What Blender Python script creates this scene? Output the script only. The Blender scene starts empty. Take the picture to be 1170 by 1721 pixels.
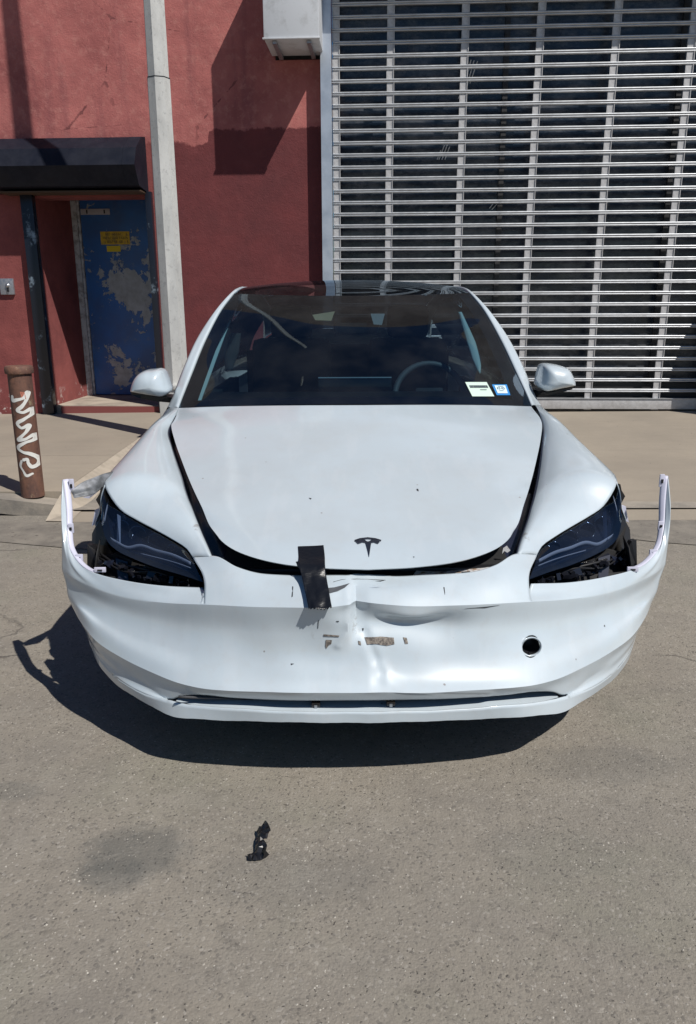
import bpy, bmesh, math, random
import numpy as np
from mathutils import Vector, Matrix
from mathutils.bvhtree import BVHTree
random.seed(7)
S = bpy.context.scene
col = S.collection
# ---------------- camera, sky, sun, exposure ----------------
cam = bpy.data.cameras.new('camera'); co = bpy.data.objects.new('camera', cam); col.objects.link(co)
cam.sensor_fit = 'HORIZONTAL'; cam.sensor_width = 36; cam.lens = 36*1290/1170
cam.clip_start = .05; cam.clip_end = 2000
co.matrix_world = Matrix.Translation((0, 0, 1.34)) @ Matrix.Rotation(math.pi/2-math.radians(15.2), 4, 'X') @ Matrix.Rotation(-.0032, 4, 'Z')
S.camera = co
SUN = Vector((.585, -.565, 1.04)).normalized()
w = bpy.data.worlds.new('World'); S.world = w; w.use_nodes = True
nt = w.node_tree; bg = nt.nodes['Background']
sky = nt.nodes.new('ShaderNodeTexSky'); sky.sky_type = 'NISHITA'; sky.sun_disc = False
sky.sun_elevation = math.asin(SUN.z); sky.sun_rotation = math.atan2(SUN.x, SUN.y)
sky.air_density = 1.0; sky.dust_density = .3; sky.ozone_density = 3.0
hs = nt.nodes.new('ShaderNodeHueSaturation'); hs.inputs['Saturation'].default_value = 1.3; nt.links.new(sky.outputs[0], hs.inputs['Color']); nt.links.new(hs.outputs[0], bg.inputs[0]); bg.inputs[1].default_value = .05
sl = bpy.data.lights.new('sun', 'SUN'); sl.energy = 4.6; sl.angle = math.radians(.5); sl.color = (1, .955, .89)
so = bpy.data.objects.new('sun', sl); col.objects.link(so); so.rotation_euler = SUN.to_track_quat('Z', 'Y').to_euler()
S.view_settings.view_transform = 'Standard'; S.view_settings.look = 'None'
S.view_settings.exposure = 0.09; S.view_settings.gamma = 1; S.view_settings.use_curve_mapping = False
S.cycles.max_bounces = 8; S.cycles.transparent_max_bounces = 12

# ---------------- materials ----------------
def mat(name, colr=(.5,.5,.5), rough=.5, metal=0, coat=0, spec=.5):
    m = bpy.data.materials.new(name); m.use_nodes = True
    b = m.node_tree.nodes['Principled BSDF']
    b.inputs['Base Color'].default_value = (*colr, 1); b.inputs['Roughness'].default_value = rough
    b.inputs['Metallic'].default_value = metal; b.inputs['Coat Weight'].default_value = coat
    b.inputs['Coat Roughness'].default_value = .03; b.inputs['Coat IOR'].default_value = 1.5; b.inputs['Specular IOR Level'].default_value = spec
    return m
class N:
    """small node helper"""
    def __init__(s, m): s.m = m; s.t = m.node_tree; s.b = s.t.nodes.get('Principled BSDF'); s.tc = s.t.nodes.new('ShaderNodeTexCoord').outputs['Object']
    def L(s, a, b): s.t.links.new(a, b)
    def inp(s, n, i, v):
        if hasattr(v, 'links') or isinstance(v, bpy.types.NodeSocket): s.L(v, n.inputs[i])
        elif v is not None: n.inputs[i].default_value = v
    def noise(s, scale, detail=4, rough=.55, vec=None, stretch=None, dist=0, off=None):
        v = vec or s.tc
        if stretch or off:
            mp = s.t.nodes.new('ShaderNodeMapping'); s.L(v, mp.inputs[0])
            if stretch: mp.inputs['Scale'].default_value = stretch
            if off: mp.inputs['Location'].default_value = off
            v = mp.outputs[0]
        n = s.t.nodes.new('ShaderNodeTexNoise'); s.L(v, n.inputs['Vector'])
        n.inputs['Scale'].default_value = scale; n.inputs['Detail'].default_value = detail
        n.inputs['Roughness'].default_value = rough; n.inputs['Distortion'].default_value = dist
        return n.outputs['Fac']
    def voro(s, scale, feat='F1', out='Distance', vec=None, stretch=None):
        v = vec or s.tc
        if stretch:
            mp = s.t.nodes.new('ShaderNodeMapping'); s.L(v, mp.inputs[0]); mp.inputs['Scale'].default_value = stretch; v = mp.outputs[0]
        n = s.t.nodes.new('ShaderNodeTexVoronoi'); n.feature = feat; s.L(v, n.inputs['Vector']); n.inputs['Scale'].default_value = scale
        return n.outputs[out]
    def ramp(s, f, a, b, va=0., vb=1.):
        n = s.t.nodes.new('ShaderNodeMapRange'); s.inp(n, 0, f)
        n.inputs[1].default_value = a; n.inputs[2].default_value = b; n.inputs[3].default_value = va; n.inputs[4].default_value = vb
        return n.outputs[0]
    def math(s, op, a, b=None, c=None):
        n = s.t.nodes.new('ShaderNodeMath'); n.operation = op; s.inp(n, 0, a); s.inp(n, 1, b)
        if c is not None: s.inp(n, 2, c)
        return n.outputs[0]
    def mix(s, f, a, b):
        n = s.t.nodes.new('ShaderNodeMix'); n.data_type = 'RGBA'
        s.inp(n, 0, f)
        for i, v in ((6, a), (7, b)):
            if isinstance(v, tuple) and len(v) == 3: v = (*v, 1)
            s.inp(n, i, v)
        return n.outputs[2]
    def mul(s, c, f):
        n = s.t.nodes.new('ShaderNodeMix'); n.data_type = 'RGBA'; n.blend_type = 'MULTIPLY'; n.inputs[0].default_value = 1
        s.inp(n, 6, c if not isinstance(c, tuple) else (*c, 1)); s.L(f, n.inputs[7]); return n.outputs[2]
    def xyz(s, v=None):
        n = s.t.nodes.new('ShaderNodeSeparateXYZ'); s.L(v or s.tc, n.inputs[0]); return n.outputs
    def blob(s, c, r, sc=(1, 1, 1), soft=.4):
        n = s.t.nodes.new('ShaderNodeMapping'); n.vector_type = 'TEXTURE'; s.L(s.tc, n.inputs[0])
        n.inputs['Location'].default_value = c; n.inputs['Scale'].default_value = tuple(r*k for k in sc)
        d = s.t.nodes.new('ShaderNodeVectorMath'); d.operation = 'LENGTH'; s.L(n.outputs[0], d.inputs[0])
        return s.ramp(d.outputs['Value'], 1, 1-soft)
    def bump(s, h, st, dist=.01, prev=None):
        n = s.t.nodes.new('ShaderNodeBump'); n.inputs['Strength'].default_value = st; n.inputs['Distance'].default_value = dist
        s.L(h, n.inputs['Height'])
        if prev is not None: s.L(prev, n.inputs['Normal'])
        s.L(n.outputs[0], s.b.inputs['Normal']); return n.outputs[0]
    def base(s, c): s.L(c, s.b.inputs['Base Color'])
    def rough(s, c): s.L(c, s.b.inputs['Roughness'])

def paint(name, spots=(), dirt=.5):
    m = mat(name, (.5, .53, .575), .4, 0, 1); n = N(m)
    big = n.noise(3.2, 5, .6); c = n.mix(n.ramp(big, .42, .75), (.48, .55, .60), (.45, .505, .545))
    g = n.noise(26, 6, .7); c = n.mix(n.math('MULTIPLY', n.ramp(g, .52, .8), .28*dirt), c, (.42, .41, .40))
    drip = n.noise(14, 4, .6, stretch=(1, .25, .25)); c = n.mix(n.math('MULTIPLY', n.ramp(drip, .54, .62), .10), c, (.65, .67, .7))
    dst = n.noise(2.1, 8, .8, dist=.6); c = n.mix(n.math('MULTIPLY', n.ramp(dst, .5, .75), .16*(.5+dirt)), c, (.47, .45, .41))
    chip = n.voro(9); c = n.mix(n.ramp(n.math('ADD', chip, n.math('MULTIPLY', n.noise(60), .05)), .058, .05), c, (.25, .24, .24))
    for (p, r, sc) in spots:
        msk = n.math('MULTIPLY', n.blob(p, r, sc), n.ramp(n.noise(55, 5, .75, stretch=(1, 1, 1)), .5, .6))
        c = n.mix(n.math('MULTIPLY', msk, .75), c, (.22, .20, .19))
    n.base(c)
    n.L(n.ramp(g, .3, .8, .03, .16), m.node_tree.nodes['Principled BSDF'].inputs['Coat Roughness'])
    fl = n.voro(900); n.bump(fl, .03, .001)
    return m
SPOTS_F = [([(-0.8521,0.72,0.7394)][0], .055, (1.0,1.4,.5)), ([(0.8765,0.72,0.746)][0], .06, (.9,1.2,.4)), ([(-0.5293,0.36,0.6659)][0], .03, (.5,1,1)), ([(0.5025,0.3,0.6313)][0], .03, (.4,1,1))]
SPOTS_B = [([(-0.1522,0.02,0.4548)][0], .05, (.4,1,1)), ([(-0.0484,0.02,0.4683)][0], .05, (.8,1,1)),
           ([(0.5554,0.07,0.1822)][0], .05, (1.6,1,.5)), ([(0.0021,0.0,0.1877)][0], .12, (3,1,.12))]
PAINT = paint('white_car_paint'); PAINT_F = paint('white_fender_paint', SPOTS_F); PAINT_B = paint('white_bumper_paint', SPOTS_B, .9)
PRIMER = mat('lilac_white_inner_plastic', (.55, .55, .66), .45)
BLACK = mat('black_plastic', (.012, .012, .014), .42)
BLACKG = mat('black_gloss', (.01, .011, .016), .12, 0, .6)
NAVYG = mat('dark_channel_plastic', (.015, .018, .034), .25, 0, .3)
DARK = mat('dark_underbody', (.012, .012, .013), .8)
RUBBER = mat('tyre_rubber', (.02, .02, .02), .75)
METAL = mat('bare_aluminium', (.45, .46, .48), .35, .9)
FABRIC = mat('dark_seat_fabric', (.02, .022, .026), .8)
TRIM = mat('pale_pillar_trim', (.50, .58, .56), .8)
TAPE = mat('black_duct_tape', (.006, .007, .010), .34, spec=.4)
_n = N(TAPE); _n.bump(_n.noise(34, 4, .6, stretch=(1, 1, 2)), .4, .006)
STAPE = mat('silver_duct_tape', (.22, .23, .25), .55, .1)
_n = N(STAPE); _n.bump(_n.noise(50, 5, .65), .25, .004); _n.base(_n.mix(_n.ramp(_n.noise(30, 5), .4, .65), (.09, .095, .10), (.22, .23, .25)))

def thin_glass(name, tint, refl=1.0, rough=.0, f0=.07):
    m = bpy.data.materials.new(name); m.use_nodes = True; t = m.node_tree; t.nodes.remove(t.nodes['Principled BSDF'])
    out = t.nodes['Material Output']
    tr = t.nodes.new('ShaderNodeBsdfTransparent'); tr.inputs[0].default_value = (*tint, 1)
    gl = t.nodes.new('ShaderNodeBsdfGlossy'); gl.inputs['Roughness'].default_value = rough; gl.inputs[0].default_value = (.72*refl, .87*refl, refl, 1)
    lw = t.nodes.new('ShaderNodeLayerWeight'); lw.inputs[0].default_value = .5
    pw = t.nodes.new('ShaderNodeMath'); pw.operation = 'POWER'; t.links.new(lw.outputs['Facing'], pw.inputs[0]); pw.inputs[1].default_value = 5
    fr = t.nodes.new('ShaderNodeMath'); fr.operation = 'MULTIPLY_ADD'; t.links.new(pw.outputs[0], fr.inputs[0]); fr.inputs[1].default_value = .93; fr.inputs[2].default_value = f0
    mx = t.nodes.new('ShaderNodeMixShader'); t.links.new(fr.outputs[0], mx.inputs[0]); t.links.new(tr.outputs[0], mx.inputs[1]); t.links.new(gl.outputs[0], mx.inputs[2])
    t.links.new(mx.outputs[0], out.inputs[0])
    # thin film of dust
    d = t.nodes.new('ShaderNodeBsdfDiffuse'); d.inputs[0].default_value = (.4, .4, .4, 1)
    tc = t.nodes.new('ShaderNodeTexCoord'); no = t.nodes.new('ShaderNodeTexNoise'); no.inputs['Scale'].default_value = 5; no.inputs['Detail'].default_value = 7
    t.links.new(tc.outputs['Object'], no.inputs['Vector'])
    mr = t.nodes.new('ShaderNodeMapRange'); mr.inputs[1].default_value = .4; mr.inputs[2].default_value = .8; mr.inputs[3].default_value = .004; mr.inputs[4].default_value = .03
    t.links.new(no.outputs['Fac'], mr.inputs[0]); m2 = t.nodes.new('ShaderNodeMixShader')
    t.links.new(mr.outputs[0], m2.inputs[0]); t.links.new(mx.outputs[0], m2.inputs[1]); t.links.new(d.outputs[0], m2.inputs[2]); t.links.new(m2.outputs[0], out.inputs[0])
    return m
GLASS = thin_glass('windscreen_glass', (.36, .50, .57))
ROOFG = thin_glass('tinted_roof_glass', (.06, .06, .065))
LENS = thin_glass('headlight_lens', (.6, .68, .78), f0=.11)

# ---------------- mesh helpers ----------------
def link(name, me, m, parent=None, smooth=True):
    o = bpy.data.objects.new(name, me); col.objects.link(o)
    if m is not None and not me.materials: me.materials.append(m)
    if parent is not None: o.parent = parent
    if smooth: me.polygons.foreach_set('use_smooth', [True]*len(me.polygons))
    return o
def mesh(name, vs, fs, m, parent=None, smooth=False):
    me = bpy.data.meshes.new(name); me.from_pydata([tuple(v) for v in vs], [], fs); me.update()
    return link(name, me, m, parent, smooth)
class MB:
    def __init__(s): s.v = []; s.f = []
    def add(s, vs, fs):
        k = len(s.v); s.v += [tuple(v) for v in vs]; s.f += [tuple(i+k for i in f) for f in fs]; return s
    def box(s, x0, x1, y0, y1, z0, z1, R=None, ctr=None):
        vs = [Vector((x, y, z)) for z in (z0, z1) for y in (y0, y1) for x in (x0, x1)]
        if R is not None: c = Vector(ctr or ((x0+x1)/2, (y0+y1)/2, (z0+z1)/2)); vs = [c+R@(v-c) for v in vs]
        return s.add(vs, [(0,2,3,1),(4,5,7,6),(0,1,5,4),(2,6,7,3),(0,4,6,2),(1,3,7,5)])
    def bbox(s, x0, x1, y0, y1, z0, z1, b=.006):
        """bevelled box"""
        bm = bmesh.new(); bmesh.ops.create_cube(bm, size=1)
        for v in bm.verts: v.co = Vector(((x0+x1)/2+v.co.x*(x1-x0), (y0+y1)/2+v.co.y*(y1-y0), (z0+z1)/2+v.co.z*(z1-z0)))
        bmesh.ops.bevel(bm, geom=bm.edges[:], offset=b, segments=2, profile=.6, affect='EDGES'); bm.verts.index_update()
        s.add([v.co for v in bm.verts], [tuple(v.index for v in f.verts) for f in bm.faces]); bm.free(); return s
    def tube(s, pts, r, n=10, cap=True):
        pts = [Vector(p) for p in pts]; rs = r if isinstance(r, (list, tuple)) else [r]*len(pts)
        k = len(s.v); up = Vector((0, 0, 1))
        for i, p in enumerate(pts):
            d = (pts[min(i+1, len(pts)-1)]-pts[max(i-1, 0)]).normalized()
            a = d.cross(up)
            if a.length < .05: a = d.cross(Vector((0, 1, 0)))
            a.normalize(); b = a.cross(d)
            for j in range(n):
                t = 2*math.pi*j/n; s.v.append(tuple(p+a*math.cos(t)*rs[i]+b*math.sin(t)*rs[i]))
        for i in range(len(pts)-1):
            for j in range(n): s.f.append((k+i*n+j, k+i*n+(j+1) % n, k+(i+1)*n+(j+1) % n, k+(i+1)*n+j))
        if cap: s.f.append(tuple(k+j for j in range(n))[::-1]); s.f.append(tuple(k+(len(pts)-1)*n+j for j in range(n)))
        return s
    def lathe(s, prof, axis='z', c=(0, 0, 0), n=24):
        k = len(s.v); c = Vector(c)
        for r, h in prof:
            for j in range(n):
                t = 2*math.pi*j/n; a, b = r*math.cos(t), r*math.sin(t)
                s.v.append(tuple(c+(Vector((a, b, h)) if axis == 'z' else Vector((h, a, b)) if axis == 'x' else Vector((a, h, b)))))
        for i in range(len(prof)-1):
            for j in range(n): s.f.append((k+i*n+j, k+i*n+(j+1) % n, k+(i+1)*n+(j+1) % n, k+(i+1)*n+j))
        return s
    def prism(s, poly, axis, a, b):
        """poly in 2D extruded along axis"""
        def P(u, v, w): return (w, u, v) if axis == 'x' else (u, w, v) if axis == 'y' else (u, v, w)
        n = len(poly); vs = [P(u, v, a) for u, v in poly]+[P(u, v, b) for u, v in poly]
        return s.add(vs, [tuple(range(n))[::-1], tuple(range(n, 2*n))]+[(i, (i+1) % n, n+(i+1) % n, n+i) for i in range(n)])
    def make(s, name, m, parent=None, smooth=False, auto=None):
        o = mesh(name, s.v, s.f, m, parent, smooth)
        bm = bmesh.new(); bm.from_mesh(o.data); bmesh.ops.recalc_face_normals(bm, faces=bm.faces)
        if auto:
            for f in bm.faces: f.smooth = True
            for e in bm.edges:
                if len(e.link_faces) == 2 and e.calc_face_angle() > math.radians(auto): e.smooth = False
        bm.to_mesh(o.data); bm.free(); return o
def cr(P, n, ts=None):
    """Catmull-Rom through points P sampled at n equal arc-length steps (centripetal-like chord parameter)"""
    P = np.array(P, float)
    if len(P) == 1: return np.repeat(P, n, 0)
    d = np.r_[0, np.cumsum(np.maximum(np.linalg.norm(np.diff(P, axis=0), axis=1), 1e-6))]; d /= d[-1]
    T = np.zeros_like(P)
    for i in range(len(P)):
        if i == 0: T[i] = (P[1]-P[0])/(d[1]-d[0])
        elif i == len(P)-1: T[i] = (P[-1]-P[-2])/(d[-1]-d[-2])
        else:
            a = (P[i]-P[i-1])/(d[i]-d[i-1]); b = (P[i+1]-P[i])/(d[i+1]-d[i]); h0, h1 = d[i]-d[i-1], d[i+1]-d[i]
            T[i] = (a*h1+b*h0)/(h0+h1)
    u = np.linspace(0, 1, n) if ts is None else np.array(ts)
    k = np.clip(np.searchsorted(d, u, side='right')-1, 0, len(P)-2); h = (d[k+1]-d[k]); s = ((u-d[k])/h)[:, None]; h = h[:, None]
    return (2*s**3-3*s**2+1)*P[k]+(s**3-2*s**2+s)*h*T[k]+(-2*s**3+3*s**2)*P[k+1]+(s**3-s**2)*h*T[k+1]
def grid(rows, nu, nv, linear_v=False):
    R = np.array([cr(r, nu) for r in rows])
    if len(rows) == 2 or linear_v:
        out = []
        per = max(1, nv//(len(rows)-1))
        for i in range(len(rows)-1):
            for k in range(per): out.append(R[i]+(R[i+1]-R[i])*k/per)
        out.append(R[-1]); return np.array(out)
    return np.stack([cr(R[:, j], nv) for j in range(nu)], 1)
def gridmesh(G, skip=None):
    nv, nu = G.shape[:2]; vs = G.reshape(-1, 3)
    fs = [(i*nu+j, i*nu+j+1, (i+1)*nu+j+1, (i+1)*nu+j) for i in range(nv-1) for j in range(nu-1) if not (skip and skip(i, j))]
    return vs, fs
def patch(name, G, m, parent, thick=0, flip=False, skip=None):
    vs, fs = gridmesh(G, skip)
    if flip: fs = [f[::-1] for f in fs]
    o = mesh(name, vs, fs, m, parent, True)
    if thick: md = o.modifiers.new('thickness', 'SOLIDIFY'); md.thickness = thick; md.offset = -1 if outward(o) else 1
    return o
def join_patches(name, Gs, m, parent, thick=0, ang=35):
    bm = bmesh.new()
    for G in Gs:
        fl = False
        if isinstance(G, tuple): G, fl = G
        vs, fs = gridmesh(G); bv = [bm.verts.new(tuple(v)) for v in vs]
        for f in fs:
            q = [bv[i] for i in (f[::-1] if fl else f)]
            try: bm.faces.new(q)
            except ValueError: pass
    bmesh.ops.remove_doubles(bm, verts=bm.verts, dist=.0006)
    for f in bm.faces: f.smooth = True
    for e in bm.edges:
        if len(e.link_faces) == 2 and e.calc_face_angle(0) > math.radians(ang): e.smooth = False
    me = bpy.data.meshes.new(name); bm.to_mesh(me); bm.free(); me.materials.append(m)
    o = bpy.data.objects.new(name, me); col.objects.link(o); o.parent = parent
    if thick: md = o.modifiers.new('thickness', 'SOLIDIFY'); md.thickness = thick; md.offset = -1 if outward(o) else 1
    return o
def outward(o, c=(0, 2.3, .35)):
    c = Vector(c); t = sum((p.center-c).dot(p.normal)*p.area for p in o.data.polygons); return t > 0
def mir(L): return [(-p[0], p[1], p[2]) for p in L]
def mirG(G): H = G.copy(); H[..., 0] *= -1; return H
def full(L): return mir(L)[::-1]+list(L)[1:] if abs(L[0][0]) < .012 else mir(L)[::-1]+list(L)
def ctr0(L): return [(0, L[0][1], L[0][2])]+list(L)[1:]
def tag(o, label=None, cat=None, group=None, kind=None):
    for k, v in (('label', label), ('category', cat), ('group', group), ('kind', kind)):
        if v: o[k] = v
    return o
def empty(name, loc=(0, 0, 0), rz=0, **k):
    o = bpy.data.objects.new(name, None); col.objects.link(o); o.location = loc; o.rotation_euler = (0, 0, rz); o.empty_display_size = .2
    return tag(o, **k)
def bvh(o):
    me = o.data; return BVHTree.FromPolygons([v.co[:] for v in me.vertices], [p.vertices[:] for p in me.polygons])
def drape(name, pts, tree, m, parent, d=(0, 1, 0), off=.002, thick=0, div=0):
    """flat print or film laid onto a surface below it"""
    bm = bmesh.new(); vs = [bm.verts.new(p) for p in pts]; bm.faces.new(vs)
    if div:
        bmesh.ops.triangulate(bm, faces=bm.faces); bmesh.ops.subdivide_edges(bm, edges=bm.edges[:], cuts=div, use_grid_fill=True)
    D = Vector(d)
    for v in bm.verts:
        h = tree.ray_cast(v.co-D*1.0, D)
        if h[0] is not None: v.co = h[0]-D*off
    me = bpy.data.meshes.new(name); bm.to_mesh(me); bm.free(); o = link(name, me, m, parent, False)
    if thick: md = o.modifiers.new('thickness', 'SOLIDIFY'); md.thickness = thick; md.offset = 1 if False else 0
    return o

# ================= GROUND =================
asph = mat('old_asphalt', (.2, .19, .175), .9); n = N(asph)
big = n.noise(.55, 5, .6); med = n.noise(3.0, 6, .65); fine = n.noise(38, 5, .7)
c = n.mix(n.ramp(big, .35, .68), (.270, .240, .198), (.218, .197, .166))
c = n.mix(n.math('MULTIPLY', n.ramp(med, .45, .72), .5), c, (.155, .142, .128))
c = n.mix(n.math('MULTIPLY', n.ramp(n.noise(1.6, 5, .6, off=(5, 2, 0)), .52, .7), .45), c, (.205, .205, .155))
v = n.voro(150, out='Color'); vx = n.xyz(v)
c = n.mix(n.math('MULTIPLY', n.ramp(vx[0], .90, .97), .6), c, (.11, .10, .088))
c = n.mix(n.math('MULTIPLY', n.ramp(vx[1], .93, .98), .5), c, (.38, .35, .31))
c = n.mix(n.math('MULTIPLY', n.ramp(fine, .55, .75), .5), c, (.12, .11, .10))
st = [(-0.541,1.652,0.0),(-0.575,1.572,0.0)]
for p, r, sc, k in ((st[0], .17, (1.0, .75, 1), .62), (st[1], .11, (1, .7, 1), .5), ([(0.758,2.027,0.0)][0], .3, (1.1, .4, 1), .25), ([(-0.961,1.905,0.0)][0], .12, (1, .5, 1), .4), ([(0.517,1.651,0.0)][0], .25, (1, .5, 1), .2), ([(-0.153,1.55,0.0)][0], .25, (1.2, .5, 1), .2)):
    bl = n.ramp(n.math('ADD', n.blob(p, r*1.25, sc, .9), n.math('MULTIPLY', n.math('SUBTRACT', n.noise(16, 6, .75), .5), .9)), .28, .62)
    c = n.mix(n.math('MULTIPLY', bl, k), c, (.095, .095, .088))
crk = n.voro(.62, 'DISTANCE_TO_EDGE', vec=None)
nd = n.noise(2.2, 6, .7)
mp = n.t.nodes.new('ShaderNodeVectorMath'); mp.operation = 'MULTIPLY_ADD'; n.L(n.tc, mp.inputs[0]); mp.inputs[1].default_value = (1, 1, 1)
cn = n.t.nodes.new('ShaderNodeTexNoise'); n.L(n.tc, cn.inputs['Vector']); cn.inputs['Scale'].default_value = 2.5; cn.inputs['Detail'].default_value = 6
ms = n.t.nodes.new('ShaderNodeVectorMath'); ms.operation = 'SCALE'; ms.inputs['Scale'].default_value = .5; n.L(cn.outputs['Color'], ms.inputs[0]); n.L(ms.outputs[0], mp.inputs[2])
crk = n.voro(.55, 'DISTANCE_TO_EDGE', vec=mp.outputs[0])
cm = n.math('MULTIPLY', n.ramp(crk, .006, .001), n.ramp(n.noise(1.1, 3, off=(3, 1, 0)), .5, .6))
c = n.mix(n.math('MULTIPLY', cm, .7), c, (.05, .045, .04))
n.base(c)
wv = n.t.nodes.new('ShaderNodeTexNoise'); n.L(n.tc, wv.inputs['Vector']); wv.inputs['Scale'].default_value = 45; wv.inputs['Detail'].default_value = 4
ws_ = n.t.nodes.new('ShaderNodeVectorMath'); ws_.operation = 'MULTIPLY_ADD'; n.L(wv.outputs['Color'], ws_.inputs[0]); ws_.inputs[1].default_value = (.03, .03, .03); n.L(n.tc, ws_.inputs[2])
pit = n.ramp(n.math('ADD', n.voro(62, vec=ws_.outputs[0]), n.math('MULTIPLY', n.noise(3, 3), .35)), .34, .24)
pit2 = n.ramp(n.math('ADD', n.voro(105, vec=ws_.outputs[0]), n.math('MULTIPLY', n.noise(2.3, 3, off=(4, 4, 0)), .4)), .36, .26)
c = n.mix(n.math('MULTIPLY', n.ramp(n.noise(5, 7, .78, off=(1, 7, 0)), .5, .66), .35), c, (.30, .275, .235)); c = n.mix(n.math('MULTIPLY', n.ramp(n.noise(22, 6, .8, off=(3, 7, 0)), .52, .68), .5), c, (.135, .12, .10))
c = n.mix(n.math('MULTIPLY', pit, .7), c, (.08, .07, .058)); c = n.mix(n.math('MULTIPLY', pit2, .45), c, (.40, .37, .32)); n.base(c)
hgt = n.math('ADD', n.math('SUBTRACT', n.math('MULTIPLY', n.voro(150), -.35), pit), n.math('MULTIPLY', n.noise(120, 5, .75), 1.2))
b1 = n.bump(n.math('SUBTRACT', hgt, n.math('MULTIPLY', cm, 2)), .75, .004)
n.bump(n.noise(6, 5, .6), .2, .02, b1)
bm = bmesh.new(); bmesh.ops.create_grid(bm, x_segments=1, y_segments=1, size=400)
me = bpy.data.meshes.new('road'); bm.to_mesh(me); bm.free()
rd = link('road', me, asph, None, False); tag(rd, kind='structure')
# loose stones and grit standing proud of the asphalt
sm = mat('asphalt_stone', (.3, .28, .25), .85); n = N(sm)
n.base(n.mix(n.ramp(n.noise(7, 2), .4, .6), (.42, .39, .34), (.11, .10, .09)))
g = MB()
for i in range(9000):
    yy = .95+(random.random()**1.5)*1.9; xx = random.uniform(-.75, .75)*(yy*.62+.2)/.9
    r = random.choice((.0016, .002, .0026, .0034, .0045))*random.uniform(.7, 1.1); a = random.random()*6.28
    vs = [(xx+math.cos(a+t)*r*random.uniform(.7, 1.2), yy+math.sin(a+t)*r*random.uniform(.7, 1.2), -.0008) for t in (0, 1.57, 3.14, 4.71)]
    vs.append((xx+random.uniform(-.3, .3)*r, yy+random.uniform(-.3, .3)*r, r*random.uniform(.25, .6)))
    g.add(vs, [(0,1,4),(1,2,4),(2,3,4),(3,0,4)])
o = g.make('road_grit', sm); tag(o, 'pale and dark grit worn loose in the grey asphalt', 'grit', kind='stuff')

conc = mat('worn_concrete', (.36, .31, .25), .9); n = N(conc)
c = n.mix(n.ramp(n.noise(.9, 6, .6), .35, .68), (.325, .280, .222), (.245, .212, .172))
c = n.mix(n.math('MULTIPLY', n.ramp(n.noise(6, 6, .7, stretch=(.35, 1.6, 1)), .5, .75), .5), c, (.24, .205, .165))
c = n.mix(n.math('MULTIPLY', n.ramp(n.noise(60, 4, .7), .5, .8), .4), c, (.20, .17, .14))
c = n.mix(n.ramp(n.voro(7), .045, .03), c, (.12, .10, .09))
n.base(c); n.bump(n.noise(70, 5, .7), .35, .004)
kerbm = mat('kerb_concrete', (.28, .26, .23), .9); n = N(kerbm)
c = n.mix(n.ramp(n.noise(3, 6, .7), .38, .66), (.34, .30, .25), (.19, .175, .155)); n.base(c); n.bump(n.noise(50, 5, .7), .5, .006)
def zw(x): return .135+(x+3.3)*.0160                       # height of the pavement at the facade
def zs(x, y):
    t = (y-4.86)/3.7; return .12+(zw(x)+.02-.12)*t
def zd(x, y):
    t = (y-4.70)/3.9; return .004+(zw(x)-.004)*max(0, t)**.9
def diag(y): return D0[0]+(D1[0]-D0[0])*(y-D0[1])/(D1[1]-D0[1])
D0 = [(-1.924,4.86,0.02)][0]; D1 = [(-1.913,7.225,0.13)][0]
sw = empty('sidewalk', kind='structure')
def slab(x0f, x1f, y0, y1, zf, m, parent, name='slab', gap=.006, ny=4, nx=8, depth=.12, dz=0):
    g = MB(); rows = []
    y0 += gap; y1 -= gap
    for i in range(ny+1):
        y = y0+(y1-y0)*i/ny; xa, xb = x0f(y)+gap, x1f(y)-gap
        rows.append([(xa+(xb-xa)*j/nx, y, zf(xa+(xb-xa)*j/nx, y)+dz) for j in range(nx+1)])
    G = np.array(rows); vs, fs = gridmesh(G); k = len(vs); g.add(vs, fs)
    ring = [(0, j) for j in range(nx+1)]+[(i, nx) for i in range(1, ny+1)]+[(ny, j) for j in range(nx-1, -1, -1)]+[(i, 0) for i in range(ny-1, 0, -1)]
    top = [i*(nx+1)+j for i, j in ring]; bot = [(*vs[t][:2], vs[t][2]-depth) for t in top]
    g.add(bot, []); m0 = k
    for q in range(len(top)): g.f.append((top[q], m0+q, m0+(q+1) % len(top), top[(q+1) % len(top)]))
    return g.make(name, m, parent)
xs = [-12, -9.4, -7.6, -5.9, -4.35]
for (ya, yb) in ((5.02, 6.22), (6.22, 8.9)):
    for i in range(len(xs)):
        a = xs[i]; last = i == len(xs)-1
        slab(lambda y, a=a: a, (lambda y: diag(y)) if last else (lambda y, b=xs[i+1]: b), ya, yb, zs, conc, sw, dz=random.uniform(-.003, .003))
base = MB(); base.add([(-14, 4.9, .03), (14, 4.9, .03), (14, 9, .03), (-14, 9, .03)], [(0, 1, 2, 3)]); base.make('bedding', kerbm, sw)
kb = empty('kerb', kind='structure')
for i, (a, b) in enumerate(((-12, -9.8), (-9.8, -7.6), (-7.6, -5.3), (-5.3, -3.3))):
    slab(lambda y, a=a: a, lambda y, b=b: b, 4.86, 5.02, lambda x, y: .118, kerbm, kb, 'kerb_stone', gap=.004, depth=.1)
slab(lambda y: -3.3, lambda y: diag(y), 4.86, 5.02, lambda x, y: max(.03, .118-max(0, x+2.3)*.12), kerbm, kb, 'kerb_stone', gap=.003, depth=.1)
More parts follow.
